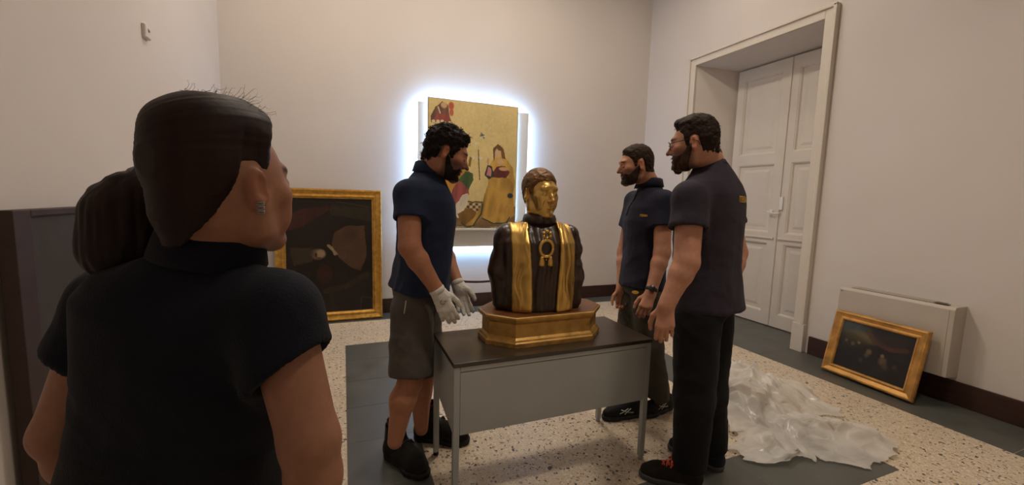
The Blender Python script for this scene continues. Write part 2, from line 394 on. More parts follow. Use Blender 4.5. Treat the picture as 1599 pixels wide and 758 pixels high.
# right kneeling figure
cv.poly(q([(425, 350), (420, 300), (445, 278), (475, 290), (490, 350), (530, 400), (545, 470), (535, 560), (548, 640), (480, 640), (400, 480), (385, 420)]), 'b89448', 1, .35, 13)
cv.poly(q([(402, 455), (500, 450), (535, 480), (540, 560), (548, 650), (490, 690), (420, 690), (365, 660), (325, 705), (285, 700), (330, 660), (370, 580), (390, 500)]), 'a88440', 1, .45, 14, (9, 5))
cv.poly(q([(440, 395), (490, 390), (515, 420), (495, 452), (420, 450), (425, 420)]), '5e2c2c', 1, .3, 15)
cv.poly(q([(378, 440), (392, 385), (415, 395), (432, 440), (405, 460)]), '2e3836', 1, .3, 16); cv.poly(q([(386, 440), (396, 395), (412, 405), (412, 445)]), 'b0767a', 1, .3, 17)
cv.poly(q([(425, 365), (420, 300), (447, 276), (478, 300), (490, 355), (470, 350), (460, 300), (440, 305)]), '6a4e2c', 1, .25, 18)
cv.ell(*q1(447, 325), .036, .038, 'd3b08c'); cv.ell(*q1(457, 300), .03, .018, '6a4e2c'); cv.ell(*q1(462, 368), .04, .018, 'cfae8c')
cv.ell(*q1(480, 405), .055, .016, 'cba17a'); cv.ell(*q1(395, 368), .012, .03, 'cba17a')
cv.line(q([(322, 705), (365, 640), (372, 590)]), .009, '37463a'); cv.line(q([(330, 702), (290, 712), (262, 690)]), .008, '37463a'); cv.line(q([(372, 665), (430, 692), (500, 690), (520, 660)]), .008, '37463a')
cv.ell(*q1(520, 545), .035, .022, '33383a')
cv.line([(0.0, .0), (.0, 1)], .006, '6f4c2a'); cv.line([(0, 0), (1, 0)], .004, '6f4c2a'); cv.line([(1, 0), (1, 1)], .006, '6f4c2a')
cv.build('painted_surface', oilpaint, pp, 0)

# moulded gilt picture frames
def frame(root, w, h, prof, m, name='frame_rail'):
    # prof: (inset from the outer edge, depth towards the viewer) ; picture plane is x-z, viewer at -y
    for s in range(4):
        V = []; n = len(prof)
        for e in (0, 1):
            for ins, d in prof:
                if s == 0: p = (-w/2+ins if e == 0 else w/2-ins, -d, ins)
                elif s == 1: p = (-w/2+ins if e == 0 else w/2-ins, -d, h-ins)
                elif s == 2: p = (-w/2+ins, -d, ins if e == 0 else h-ins)
                else: p = (w/2-ins, -d, ins if e == 0 else h-ins)
                V.append(p)
        F = [(i, (i+1) % n, n+(i+1) % n, n+i) for i in range(n)]+[tuple(range(n)), tuple(range(n, 2*n))]
        pyobj(name, V, F, m, root)
PROF1 = [(0, 0), (0, .030), (.006, .040), (.020, .042), (.026, .034), (.034, .031), (.052, .024), (.064, .024), (.070, .033), (.082, .035), (.090, .026), (.098, .016), (.104, .016), (.104, 0)]
f1w, f1h = 1.08, 1.46
fr1 = empty('framed_portrait', (-.135, 4.895, .0045), (-math.atan2(.12, 1.46), 0, 0))
tag(fr1, 'large dark portrait lying sideways in a plain gilt frame, leaning on the wall', 'painting')
frame(fr1, f1w, f1h, PROF1, giltframe)
c1 = Canvas(f1w-.19, f1h-.19, 130, 170, '1d1613')
c1.C *= (1+.35*c1.n(4, 4, 3))[..., None]
z1 = lambda x, y: ((x-75)/505, (y-90)/605)
c1.poly([z1(80, 270), z1(75, 200), z1(160, 150), z1(320, 130), (.5, .1), z1(260, 190), z1(170, 240)], '3a1c19', .9, .3, 2)
c1.poly([z1(330, 130), z1(560, 140), z1(575, 215), z1(420, 190), z1(330, 180)], '2b271b', .8, .3, 4)
c1.line([z1(370, 110), z1(560, 135)], .004, '4d4a36', .7)
c1.poly([z1(330, 350), z1(350, 270), z1(420, 235), z1(530, 235), z1(540, 400), z1(500, 480), z1(430, 450), z1(370, 400)], '4a3527', .95, .2, 5, (6, 6))
c1.ell(.64, .5, .05, .04, '5a4030', .6); c1.poly([z1(305, 340), z1(320, 335), z1(372, 385), z1(350, 392)], '8c7a5c', .95)
c1.ell(*z1(255, 385), .085, .045, '6a5340', .9); c1.ell(*z1(270, 382), .05, .035, '97805f', .8); c1.ell(*z1(245, 388), .012, .02, '1c1512'); c1.ell(*z1(262, 405), .03, .008, '5a3a30')
c1.poly([z1(100, 350), z1(230, 350), z1(225, 420), z1(120, 440)], '3a3020', .7, .3, 7); c1.ell(.43, .66, .09, .08, '3c1d1a', .7)
c1.line([z1(300, 580), z1(420, 560), z1(540, 500)], .03, '38321f', .5); c1.line([z1(500, 690), z1(505, 620), z1(570, 630), z1(570, 690)], .005, '3c3a34', .8)
c1.line([z1(330, 600), z1(340, 680)], .02, '2b2a20', .6)
co = c1.build('canvas', darkoil, fr1, -.012); co.location.z = .095
box('stretcher', (-f1w/2+.06, -.010, .06), (f1w/2-.06, -.001, f1h-.06), darkwood, fr1, 0)

PROF2 = [(0, 0), (0, .022), (.008, .034), (.018, .036), (.028, .028), (.046, .018), (.054, .020), (.060, .026), (.068, .024), (.074, .012), (.074, 0)]
# fan coil unit on the right wall
AX = 3.995
ac = empty('fan_coil_unit', (AX, 1.83, .20)); tag(ac, 'beige wall-mounted fan coil heating unit beside the white door', 'heating unit')
ay0, ay1, ah, ad_ = -.37, .37, .535, XR-AX-.001
MB().stack([[(0, ay0, .02), (ad_, ay0, 0), (ad_, ay1, 0), (0, ay1, .02)], [(0, ay0, ah-.02), (ad_, ay0, ah-.02), (ad_, ay1, ah-.02), (0, ay1, ah-.02)], [(.012, ay0, ah), (ad_, ay0, ah), (ad_, ay1, ah), (.012, ay1, ah)]]).build('cabinet', acm, ac, False, .004)
box('grille_shade', (.035, ay0+.09, ah-.002), (ad_-.03, ay1-.07, ah+.0025), mat('grille shadow', '6f655a', .6), ac, 0)  # dark plate under the slats, its colour stands for the shade between them
for k in range(7): box('grille_slat', (.040+k*.0135, ay0+.14, ah+.0015), (.046+k*.0135, ay1-.08, ah+.008), acm, ac, 0)
box('control_window', (.03, ay0+.055, ah+.001), (.075, ay0+.125, ah+.006), blackm, ac, .001)
box('side_seam', (-.001, ay0+.028, .03), (.0005, ay0+.030, ah-.02), mat('seam', '8d8478', .6), ac, 0)
MB().lathe([(.006, 0), (.006, .003), (.0001, .004)], 12).build('screw', steel, ac, True).matrix_local = Matrix.Translation((-.0005, ay1-.02, ah-.03)) @ Matrix.Rotation(-math.pi/2, 4, 'Y')
# small landscape in front of it
f2w, f2h = .645, .535
lean = math.atan2(AX-3.862-.012, .52)
fr2 = empty('framed_landscape', (3.852, 1.872, .0135), (0, 0, 0))
fr2.rotation_euler = (Matrix.Rotation(math.radians(-90-3.0), 4, 'Z') @ Matrix.Rotation(-lean, 4, 'X')).to_euler()
tag(fr2, 'small dark landscape in a wide gilt frame, leaning on the beige fan coil unit', 'painting')
frame(fr2, f2w, f2h, PROF2, mat('ochre gilt frame', 'c49350', .45, metal=.45, var=.3, scale=14, rvar=.1, bump=.3, bscale=45))
c2 = Canvas(f2w-.13, f2h-.13, 120, 90, '1b1713')
c2.C *= (1+.4*c2.n(5, 4, 3))[..., None]
c2.ell(.15, .12, .22, .2, '3f4747', .9, .6); c2.ell(.3, .28, .2, .10, '6b5f3a', .8, .6); c2.ell(.2, .38, .2, .14, '2c2a18', .8, .5)
c2.line([(.38, .12), (.5, .3), (.72, .36), (.9, .3)], .018, '4a2c1f', .8); c2.ell(.7, .22, .2, .1, '2e2019', .7, .6)
for x, y, r_, cc in ((.46, .52, .035, '6d5a3c'), (.44, .6, .03, '51452f'), (.66, .62, .05, '5f4d36'), (.64, .52, .022, '7b674a'), (.70, .7, .04, '493825'), (.12, .42, .02, '6a5b3a'), (.22, .45, .025, '5f5238'), (.3, .4, .02, '766545'), (.38, .72, .03, '3c3122'), (.82, .66, .03, '423423')):
    c2.ell(x, y, r_, r_*1.5, cc, .8, .5)
co = c2.build('canvas', darkoil, fr2, -.010); co.location.z = .065
box('stretcher', (-f2w/2+.05, -.008, .05), (f2w/2-.05, -.001, f2h-.05), darkwood, fr2, 0)

# dark panel on the left wall
dp = empty('stored_panel', (XL+.07, 2.66, .0016)); tag(dp, 'tall dark grey panel with brown wooden edges standing against the left wall', 'panel')
dgrey = mat('dark grey cloth', '3b3733', .8, var=.15, scale=6, bump=.1); dbr = mat('dark brown edge wood', '35221b', .6, var=.2, scale=12)
box('board', (-.045, -.61, .05), (-.008, .61, 1.315), dgrey, dp, .002)
for lo, hi in (((-.047, -.70, 0), (0, -.61, 1.327)), ((-.047, .61, 0), (0, .70, 1.327)), ((-.047, -.609, 1.302), (0, .609, 1.327)), ((-.047, -.609, 0), (0, .609, .06))):
    box('edge_batten', lo, hi, dbr, dp, .004)
# alarm sensor on the left wall
sn = empty('wall_sensor', (XL+.001, 3.34, 2.375)); tag(sn, 'small white plastic sensor box high on the left wall', 'sensor')
MB().stack([[(0, -.04, -.04), (0, .04, -.04), (0, .04, .04), (0, -.04, .04)], [(.016, -.04, -.04), (.016, .04, -.04), (.016, .04, .04), (.016, -.04, .04)], [(.022, -.034, -.034), (.022, .034, -.034), (.022, .034, .034), (.022, -.034, .034)]]).build('sensor_case', plaster, sn, False, .003)
MB().lathe([(.012, 0), (.01, .006), (.0001, .008)], 12).build('sensor_lens', mat('sensor lens', 'b9b5ad', .3), sn, True).matrix_local = Matrix.Translation((.0218, 0, .01)) @ Matrix.Rotation(math.pi/2, 4, 'Y')
# barrier rope in front of the lit painting
RY = 4.55
pa, pb = on(672, 432, 1, RY), on(820, 428, 1, RY)
rp = []
for k in range(25):
    t = k/24; e_ = unit(pb-pa)*.034; p = (pa+e_)*(1-t)+(pb-e_)*t; p[2] -= .10*4*t*(1-t)*.8; rp.append(p)
tag(MB().tube(rp, .013, 8).build('barrier_rope', ropem, None, True), 'sagging dark red barrier rope hung between two posts below the lit painting', 'rope')
for i, p in enumerate((pa, pb)):
    e = empty('barrier_post', (p[0], p[1], 0)); tag(e, ['slim steel rope post standing at the leaning gilt frame side of the barrier', 'slim steel rope post standing behind the gilded bust'][i], 'post')
    MB().lathe([(.13, .0016), (.13, .012), (.12, .02), (.02, .03), (.0001, .03)], 24).build('post_base', steel, e, True)
    MB().lathe([(.012, .03), (.012, p[2]-.02), (.0001, p[2]-.02)], 12).build('post_shaft', steel, e, True)
    s_ = 1 if i == 0 else -1; MB().tube([(s_*.010, 0, p[2]), (s_*.018, 0, p[2])], .005, 8).build('rope_hook', steel, e, True)
    MB().lathe([(.012, p[2]-.02), (.014, p[2]), (.016, p[2]+.03), (.0001, p[2]+.035)], 16).build('post_cap', steel, e, True)

# ------------------------------------------------------------------ table
TX0, TX1, TY0, TY1, TZ = .437, 1.527, 1.70, 2.15, .69
tb = empty('metal_table', ((TX0+TX1)/2, (TY0+TY1)/2, 0)); tag(tb, 'grey metal desk with dark laminate top and deep modesty panels carrying the gilded bust', 'table')
hx, hy = (TX1-TX0)/2, (TY1-TY0)/2
box('table_top', (-hx, -hy, TZ-.020), (hx, hy, TZ), tabletopm, tb, .003)
for sx in (-1, 1):
    for sy in (-1, 1):
        x, y = sx*(hx-.018), sy*(hy-.018)
        lg = MB().box((x-.014, y-.014, .02), (x+.014, y+.014, TZ-.0205)).build('leg', tablem, tb, False, .003)
        MB().lathe([(.015, .0005), (.015, .018), (.012, .0215), (.0001, .0215)], 12, (x, y, 0)).build('foot_cap', blackm if sx < 0 else tablem, lg, True)
box('front_panel', (-hx+.033, -hy+.006, .35), (hx-.033, -hy+.016, .645), tablem, tb, .002)
box('apron_rail', (-hx+.033, -hy+.004, .648), (hx-.033, -hy+.030, TZ-.0205), tablem, tb, .002)
for sx in (-1, 1):
    x = sx*(hx-.012); V = []
    ys = (-hy+.033, hy-.033)
    s_ = MB(); s_.stack([[(x-.005, ys[0], .35), (x-.005, ys[1], .40), (x-.005, ys[1], TZ-.021), (x-.005, ys[0], TZ-.021)], [(x+.005, ys[0], .35), (x+.005, ys[1], .40), (x+.005, ys[1], TZ-.021), (x+.005, ys[0], TZ-.021)]])
    s_.build('side_panel', tablem, tb, False, .0015)
box('apron_rail', (-hx+.033, hy-.030, .62), (hx-.033, hy-.006, TZ-.0205), tablem, tb, .002)

# ------------------------------------------------------------------ implicit surfaces -> meshes
class Field:
    def __init__(s, lo, hi, h):
        s.lo = np.asarray(lo, float); s.h = h; n = np.ceil((np.asarray(hi, float)-s.lo)/h).astype(int)+1
        s.ax = [s.lo[i]+h*np.arange(n[i]) for i in range(3)]; s.F = np.full(tuple(n), .5, np.float32)
    def blk(s, lo, hi):
        r = []
        for i in range(3):
            a = max(0, int(math.floor((lo[i]-s.lo[i])/s.h))); b = min(len(s.ax[i]), int(math.ceil((hi[i]-s.lo[i])/s.h))+1)
            if b <= a: return None
            r.append(slice(a, b))
        return tuple(r)
    def pts(s, b): return np.stack(np.meshgrid(*[s.ax[i][b[i]] for i in range(3)], indexing='ij'), -1).astype(np.float32)
    def op(s, fn, lo, hi, k, mode='u'):
        m = k+3*s.h if mode != 'i' else 0
        b = s.blk(np.asarray(lo)-m, np.asarray(hi)+m)
        if b is None: return s
        d = fn(s.pts(b)).astype(np.float32); A = s.F[b]
        if mode == 's': d = -d
        if mode == 'u':
            if k > 0: t = np.maximum(k-np.abs(A-d), 0)/k; s.F[b] = np.minimum(A, d)-t*t*k*.25
            else: s.F[b] = np.minimum(A, d)
        else:
            if k > 0: t = np.maximum(k-np.abs(A-d), 0)/k; s.F[b] = np.maximum(A, d)+t*t*k*.25
            else: s.F[b] = np.maximum(A, d)
        return s
    def cone(s, a, b, ra, rb, k=0., mode='u', flat=None):
        a = np.asarray(a, float); b = np.asarray(b, float); ba = b-a; l2 = ba@ba+1e-12; R_ = max(ra, rb)
        def fn(P):
            p = P-a; q_ = ba; L2 = l2
            if flat is not None:
                n, sc = flat; n = unit(n); p = p+(sc-1)*(p@n)[..., None]*n; q_ = ba+(sc-1)*(ba@n)*n; L2 = q_@q_+1e-12
            t = np.clip((p@q_)/L2, 0, 1); return np.linalg.norm(p-t[..., None]*q_, axis=-1)-(ra+(rb-ra)*t)
        return s.op(fn, np.minimum(a, b)-R_, np.maximum(a, b)+R_, k, mode)
    def chain(s, P, r, k=0., mode='u', flat=None):
        for i in range(len(P)-1): s.cone(P[i], P[i+1], r[i], r[i+1], k, mode, flat)
        return s
    def ell(s, c, r, k=0., mode='u', ax=None):
        c = np.asarray(c, float); r = np.asarray(r, float); A = np.eye(3) if ax is None else np.asarray(ax, float); R_ = r.max()
        def fn(P):
            p = (P-c)@A.T; k0 = np.linalg.norm(p/r, axis=-1); k1 = np.linalg.norm(p/(r*r), axis=-1)+1e-9
            return k0*(k0-1)/k1
        return s.op(fn, c-R_, c+R_, k, mode)
    def loft(s, O, ax, S, k=0., e=2.3, mode='u'):
        # S rows: t, half width, half depth, forward offset ; ax rows: right, forward, up
        O = np.asarray(O, float); A = np.asarray(ax, float); S = np.asarray(S, float)
        def fn(P):
            p = (P-O)@A.T; t = p[..., 2]; w_ = np.interp(t, S[:, 0], S[:, 1]); d_ = np.interp(t, S[:, 0], S[:, 2]); o_ = np.interp(t, S[:, 0], S[:, 3])
            rr = (np.abs(p[..., 0]/w_)**e+np.abs((p[..., 1]-o_)/d_)**e)**(1/e)
            dd = (rr-1)*np.minimum(w_, d_); cap = np.maximum(S[0, 0]-t, t-S[-1, 0]); return np.maximum(dd, cap)
        R_ = S[:, 1].max()+.05; ends = [O+A[2]*S[0, 0], O+A[2]*S[-1, 0]]
        return s.op(fn, np.minimum(*ends)-R_, np.maximum(*ends)+R_, k, mode)
    def mesh(s):
        F = s.F; S = F < 0
        n = [d-1 for d in F.shape]; C = np.zeros(n, np.int8)
        for dx in (0, 1):
            for dy in (0, 1):
                for dz in (0, 1): C += S[dx:dx+n[0], dy:dy+n[1], dz:dz+n[2]]
        act = (C > 0) & (C < 8); idx = np.argwhere(act); im = np.full(n, -1, np.int64); im[act] = np.arange(len(idx))
        acc = np.zeros((len(idx), 3)); cnt = np.zeros(len(idx)); cor = [(0, 0, 0), (1, 0, 0), (0, 1, 0), (1, 1, 0), (0, 0, 1), (1, 0, 1), (0, 1, 1), (1, 1, 1)]
        val = [F[idx[:, 0]+c[0], idx[:, 1]+c[1], idx[:, 2]+c[2]].astype(float) for c in cor]
        for i in range(8):
            for j in range(i+1, 8):
                d = np.array(cor[j])-np.array(cor[i])
                if np.abs(d).sum() != 1: continue
                a, b = val[i], val[j]; m = (a < 0) != (b < 0); t = np.where(m, a/np.where(m, a-b, 1), 0)
                acc[m] += (np.array(cor[i])+t[:, None]*d)[m]; cnt[m] += 1
        V = s.lo+(idx+acc/cnt[:, None])*s.h; Q = []
        for axis in range(3):
            sl0 = [slice(1, n[i]) for i in range(3)]; sl0[axis] = slice(0, n[axis]); A = S[tuple(sl0)]
            sl1 = list(sl0); sl1[axis] = slice(1, n[axis]+1); B = S[tuple(sl1)]; e = np.argwhere(A != B); fl_ = A[A != B]
            off = np.ones(3, int); off[axis] = 0; e = e+off; u = (axis+1) % 3; v = (axis+2) % 3
            def g(du, dv):
                q_ = e.copy(); q_[:, u] -= du; q_[:, v] -= dv; return im[q_[:, 0], q_[:, 1], q_[:, 2]]
            q4 = np.stack([g(1, 1), g(0, 1), g(0, 0), g(1, 0)], -1); q4[~fl_] = q4[~fl_][:, ::-1]; Q.append(q4)
        Q = np.concatenate(Q); return V, Q[(Q >= 0).all(1)]
def vnormals(V, Q):
    n = np.cross(V[Q[:, 2]]-V[Q[:, 0]], V[Q[:, 3]]-V[Q[:, 1]]); r = np.zeros_like(V)
    for i in range(4):
        for c in range(3): r[:, c] += np.bincount(Q[:, i], n[:, c], len(V))
    return r/(np.linalg.norm(r, axis=1, keepdims=True)+1e-12)
def relax(V, Q, it=1, lam=.5):
    for _ in range(it):
        s_ = np.zeros_like(V); c_ = np.zeros(len(V))
        for a, b in ((0, 1), (1, 2), (2, 3), (3, 0)):
            for x, y in ((a, b), (b, a)):
                for k in range(3): s_[:, k] += np.bincount(Q[:, x], V[Q[:, y], k], len(V))
                c_ += np.bincount(Q[:, x], minlength=len(V))
        V = V+lam*(s_/np.maximum(c_, 1)[:, None]-V)
    return V
def qmesh(name, V, Q, m, parent=None, col=None):
    me = bpy.data.meshes.new(name); me.vertices.add(len(V)); me.vertices.foreach_set('co', np.asarray(V, np.float32).ravel())
    me.loops.add(Q.size); me.loops.foreach_set('vertex_index', Q.astype(np.int32).ravel())
    me.polygons.add(len(Q)); me.polygons.foreach_set('loop_start', (np.arange(len(Q))*4).astype(np.int32))
    me.update(calc_edges=True); me.validate()
    if col is not None: setcol(me, col)
    o = link(name, me, m, None, True)
    return setpar(o, parent)
def joinvq(parts):
    Vs, Qs, n = [], [], 0
    for V, Q in parts: Vs.append(V); Qs.append(Q+n); n += len(V)
    return np.concatenate(Vs), np.concatenate(Qs)
def frame3(fwd, up):
    f = unit(fwd); r = unit(np.cross(f, up)); u = np.cross(r, f); return np.array([r, f, u])      # rows right, forward, up
def ydir(deg, pitch=0):
    a, p = math.radians(deg), math.radians(pitch); return vec(math.cos(a)*math.cos(p), math.sin(a)*math.cos(p), math.sin(p))

# ------------------------------------------------------------------ heads (local: x right, y forward, z up, origin between the ears)
def head_field(h=.0036, nose=1., jaw=1., neck=(0, -.05, -.20), neckr=.057, brow=1., lids=1., fem=0.):
    f = Field((-.118, -.160, -.235), (.118, .135, .178), h)
    f.ell((0, -.018, .032), (.076, .097, .088)); f.ell((0, .028, -.028), (.064, .066, .088), .035)
    for s in (-1, 1):
        f.chain([(s*.058, -.008, -.035), (s*.050*jaw, .012, -.082), (s*.018, .070, -.106)], [.018, .017*jaw, .017], .03)
        f.ell((s*.043, .058, -.018), (.024, .024, .02), .02)
        f.ell((s*.036, .066, -.055), (.022, .02, .03), .02)
    f.ell((0, .078, -.104), (.024, .018, .017), .02)
    f.cone((-.032, .080, .026), (.032, .080, .026), .012*brow, .012*brow, .02)
    for s in (-1, 1):
        f.ell((s*.032, .098, .004), (.019, .017, .0125), .012, 's')
        f.ell((s*.032, .0775, .002), (.016, .0145, .0125*lids), .004)
    f.chain([(0, .088, .016), (0, .101*1, -.010), (0, .090+.024*nose, -.029)], [.0075, .0085, .0105], .012)
    for s in (-1, 1): f.ell((s*.0125, .096, -.033), (.0095, .012, .008), .008)
    f.cone((-.019, .086, -.0565), (.019, .086, -.0565), .006, .006, .008); f.ell((0, .093, -.0565), (.016, .009, .0055), .006)
    f.cone((-.015, .086, -.069), (.015, .086, -.069), .0065, .0065, .008); f.ell((0, .091, -.069), (.014, .009, .006), .006)
    f.cone((-.022, .098, -.0630), (.022, .098, -.0630), .0022, .0022, .004, 's')
    for s in (-1, 1):
        A = frame3(vec(s*1, -.45, 0), vec(0, -.12, 1))
        f.ell((s*.080, -.014, -.006), (.020, .008, .034), .006, 'u', A); f.ell((s*.079, -.016, -.030), (.011, .008, .013), .008, 'u', A)
        f.ell((s*.088, -.008, -.004), (.011, .006, .020), .004, 's', A)
    f.cone((0, -.022, -.055), neck, neckr-.005, neckr, .03)
    f.cone((0, -.045, -.02), tuple(np.array(neck)*.75+np.array((0, -.014, 0))), neckr*.86, neckr*.92, .03)
    return f
LIP, BROW = None, None
def head_colors(V, skin, lip, brow, stub=0., stubc=(.03, .02, .015)):
    x, y, z = V.T; C = np.tile(np.array(srgb(skin)), (len(V), 1)); ax_ = np.abs(x)
    C *= (1+.07*fbm(V*40, 3, 3))[:, None]
    red = np.exp(-((ax_-.045)/.02)**2-((z+.03)/.025)**2)*(y > .04)+np.exp(-(x/.016)**2-((z+.03)/.014)**2)*(y > .09)+(ax_ > .078)*(y < .02)*.8
    C *= np.stack([1+0*red, 1-.18*red, 1-.2*red], -1)
    if stub:
        k = (stub*smooth(.0, -.040, z)*smooth(-.02, .006, y)*smooth(-.17, -.12, z))[:, None]; C = C*(1-k)+k*np.array(stubc)
    k = ((1-smooth(.9, 1.15, np.sqrt((x/.024)**2+((z+.0625)/.0125)**2)))*(y > .075))[:, None]; C = C*(1-k)+k*np.array(srgb(lip))
    k = (np.exp(-((z-.030+.12*np.maximum(ax_-.03, 0))/.0055)**4)*smooth(.010, .016, ax_)*(1-smooth(.046, .056, ax_))*(y > .05))[:, None]*.92; C = C*(1-k)+k*np.array(srgb(brow))
    k = (np.exp(-((z+.0055-.3*np.maximum(ax_-.04, 0))/.003)**4)*smooth(.016, .020, ax_)*(1-smooth(.044, .048, ax_))*(y > .06))[:, None]*.9; C = C*(1-k)+k*np.array(srgb('1a120e'))
    k = (np.exp(-((z-.013)/.0025)**4)*smooth(.016, .020, ax_)*(1-smooth(.044, .050, ax_))*(y > .06))[:, None]*.45; C = C*(1-k)+k*np.array(srgb(skin))*.35
    return C
def hair_shell(hf, line, t0=.003, t1=.010, w_=.05, top=.006, seed=5, h=.0038, fr=0., nape=0, jag=.005):
    f = Field((-.115, -.158, -.20 if nape else -.12), (.115, .134, .176), h); X, Y, Z = np.meshgrid(*f.ax, indexing='ij'); P = np.stack([X, Y, Z], -1)
    b = sample(hf, P); zb = np.interp(Y, [p[0] for p in line], [p[1] for p in line])+jag*vnoise(P*90, seed)
    th = t0+(t1-t0)*smooth(0, w_, Z-zb)+(top*smooth(.05, .12, Z)+fr*smooth(.02, .07, Y)*smooth(.06, .10, Z))*smooth(-.005, .035, Z-zb)
    if nape: b = np.minimum(b, np.linalg.norm(P-np.array((0, -.055, 0))-np.clip(Z, -.12, 0)[..., None]*np.array((0, .08, 1.)), axis=-1)-(.052+.10*np.minimum(Z, 0)+.05*np.maximum(-Z-.2, 0)))
    f.F = np.maximum(b-th, (zb-Z)*.7).astype(np.float32); return f
def xf(V, A, o, sc=1.): return (V*sc)@A+o          # local rows -> world

def strands(V, Nn, n, L, r, m, name, parent, seed, comb=None, curl=0., lift=.4, xform=None, pick=None, segs=5):
    rg = np.random.RandomState(seed); ok = np.arange(len(V)) if pick is None else np.where(pick)[0]; mb_ = MB()
    for i in rg.choice(ok, n):
        nn = Nn[i]; p = V[i]-nn*r*2; c = (comb(p) if comb else rg.randn(3)); c = c-(c@nn)*nn; c = unit(c+.25*rg.randn(3)); b = np.cross(nn, c)
        P = []; l = L*(.6+.8*rg.rand()); ph = rg.rand()*6.28
        for k in range(segs):
            t = k/(segs-1); q_ = p+c*l*t*(1-.3*lift*t)+nn*l*lift*t*(.5-.2*t)
            if curl: q_ = q_+curl*(math.cos(ph+t*7)*b+math.sin(ph+t*7)*nn)
            P.append(q_)
        mb_.tube(P, [r*(1-.75*k/(segs-1)) for k in range(segs)], 4)
    return mb_

# ------------------------------------------------------------------ hands
def hand_chains(W, D, Nb, T, curl=(.35, .5, .4), spread=.12, sc=1., thumb=.35, per=None):
    # W wrist, D towards the fingers, Nb back of the hand, T towards the thumb
    D = unit(D); Nb = unit(Nb-(Nb@D)*D); T = unit(T-(T@D)*D-(T@Nb)*Nb); out = []
    offs = [.027, .009, -.010, -.028]; plen = [.092, .095, .090, .080]; L = [(.042, .026, .021), (.046, .029, .022), (.043, .027, .021), (.033, .021, .019)]
    R_ = [(.0095, .0085, .0078, .0066), (.0097, .0087, .0080, .0068), (.0093, .0083, .0076, .0064), (.0082, .0074, .0068, .0058)]
    for i in range(4):
        c = per[i] if per else 1.; base = W+sc*(D*plen[i]+T*offs[i]); P = [W+sc*(T*offs[i]*.55+D*.012), base]; r = [.0135*sc, .0115*sc]; a = 0; p = base
        out.append((P, r, 'palm')); P = [base]; r = [R_[i][0]*sc]
        sp = T*(spread*(1.5-i)/1.5)
        for j in range(3):
            a += curl[j]*c; d = unit(math.cos(a)*(D+sp)-math.sin(a)*Nb); p = p+d*L[i][j]*sc; P.append(p); r.append(R_[i][j+1]*sc)
        out.append((P, r, 'finger'))
    b = W+sc*(D*.022+T*.020-Nb*.008); d1 = unit(D*.75+T*.75-Nb*.35); p1 = b+d1*.042*sc; d2 = unit(D*1+T*(.55-thumb*.6)-Nb*.3); p2 = p1+d2*.034*sc; d3 = unit(D*1+T*(.35-thumb)-Nb*.3); p3 = p2+d3*.028*sc
    out.append(([b, p1], [.0155*sc, .0125*sc], 'palm')); out.append(([p1, p2, p3], [.0115*sc, .0098*sc, .0078*sc], 'finger'))
    return out
def add_hand(f, ch, grow=0.):
    for P, r, kind in ch:
        f.chain(P, [x+grow for x in r], .014 if kind == 'palm' else .004)
def arm_field(sh, el, wr, ch, h=.0042, rr=(.052, .046, .043, .030), grow=0.):
    P = [sh, el, wr]+[np.asarray(p) for c in ch for p in c[0]]
    lo = np.min(P, 0)-.075; hi = np.max(P, 0)+.075; f = Field(lo, hi, h)
    f.cone(sh, el, rr[0], rr[1]); m = el+(wr-el)*.28
    f.chain([el, m, wr], [rr[1]-.004, rr[2], rr[3]], .02)
    D = unit(wr-el)
    if ch: f.cone(wr-D*.02, wr+D*.02, rr[3]*.9, rr[3]*.85, .02); add_hand(f, ch)
    return f

# ------------------------------------------------------------------ clothes
def folds(V, Nn, amp, dirs, seed=0):
    # dirs: list of (matrix rows scale vector, weight): stretched noise gives long soft creases
    d = 0
    for i, (sc, wt) in enumerate(dirs):
        q_ = V@np.asarray(sc, float).T; q_ = q_+.35*np.stack([vnoise(V*7, seed+50+i), vnoise(V*7, seed+60+i), vnoise(V*7, seed+70+i)], -1)
        d = d+wt*(ridge(q_, seed+i*7, 2)*.5)
    return V+Nn*(amp*d)[:, None]
def band(name, C, A, prof_fn, n, m, parent, th=.003, a0=0, a1=2*math.pi):
    # strip of cloth around an axis: prof_fn(angle) -> list of (radius, height); angle 0 = front
    rows = []
    for i in range(n+1):
        a = a0+(a1-a0)*i/n; d = math.sin(a)*A[0]+math.cos(a)*A[1]
        rows.append([C+d*r*1.0+A[2]*z for r, z in prof_fn(a)])
    rows = np.array(rows); k = rows.shape[1]; V = rows.reshape(-1, 3); F = [(i*k+j, (i+1)*k+j, (i+1)*k+j+1, i*k+j+1) for i in range(n) for j in range(k-1)]
    o = pyobj(name, V, F, m, None, True)
    md = o.modifiers.new('thick', 'SOLIDIFY'); md.thickness = th; md.offset = 0
    return setpar(o, parent)
def meshpart(name, mb_, m, parent, smooth=True): return setpar(mb_.build(name, m, None, smooth), parent)

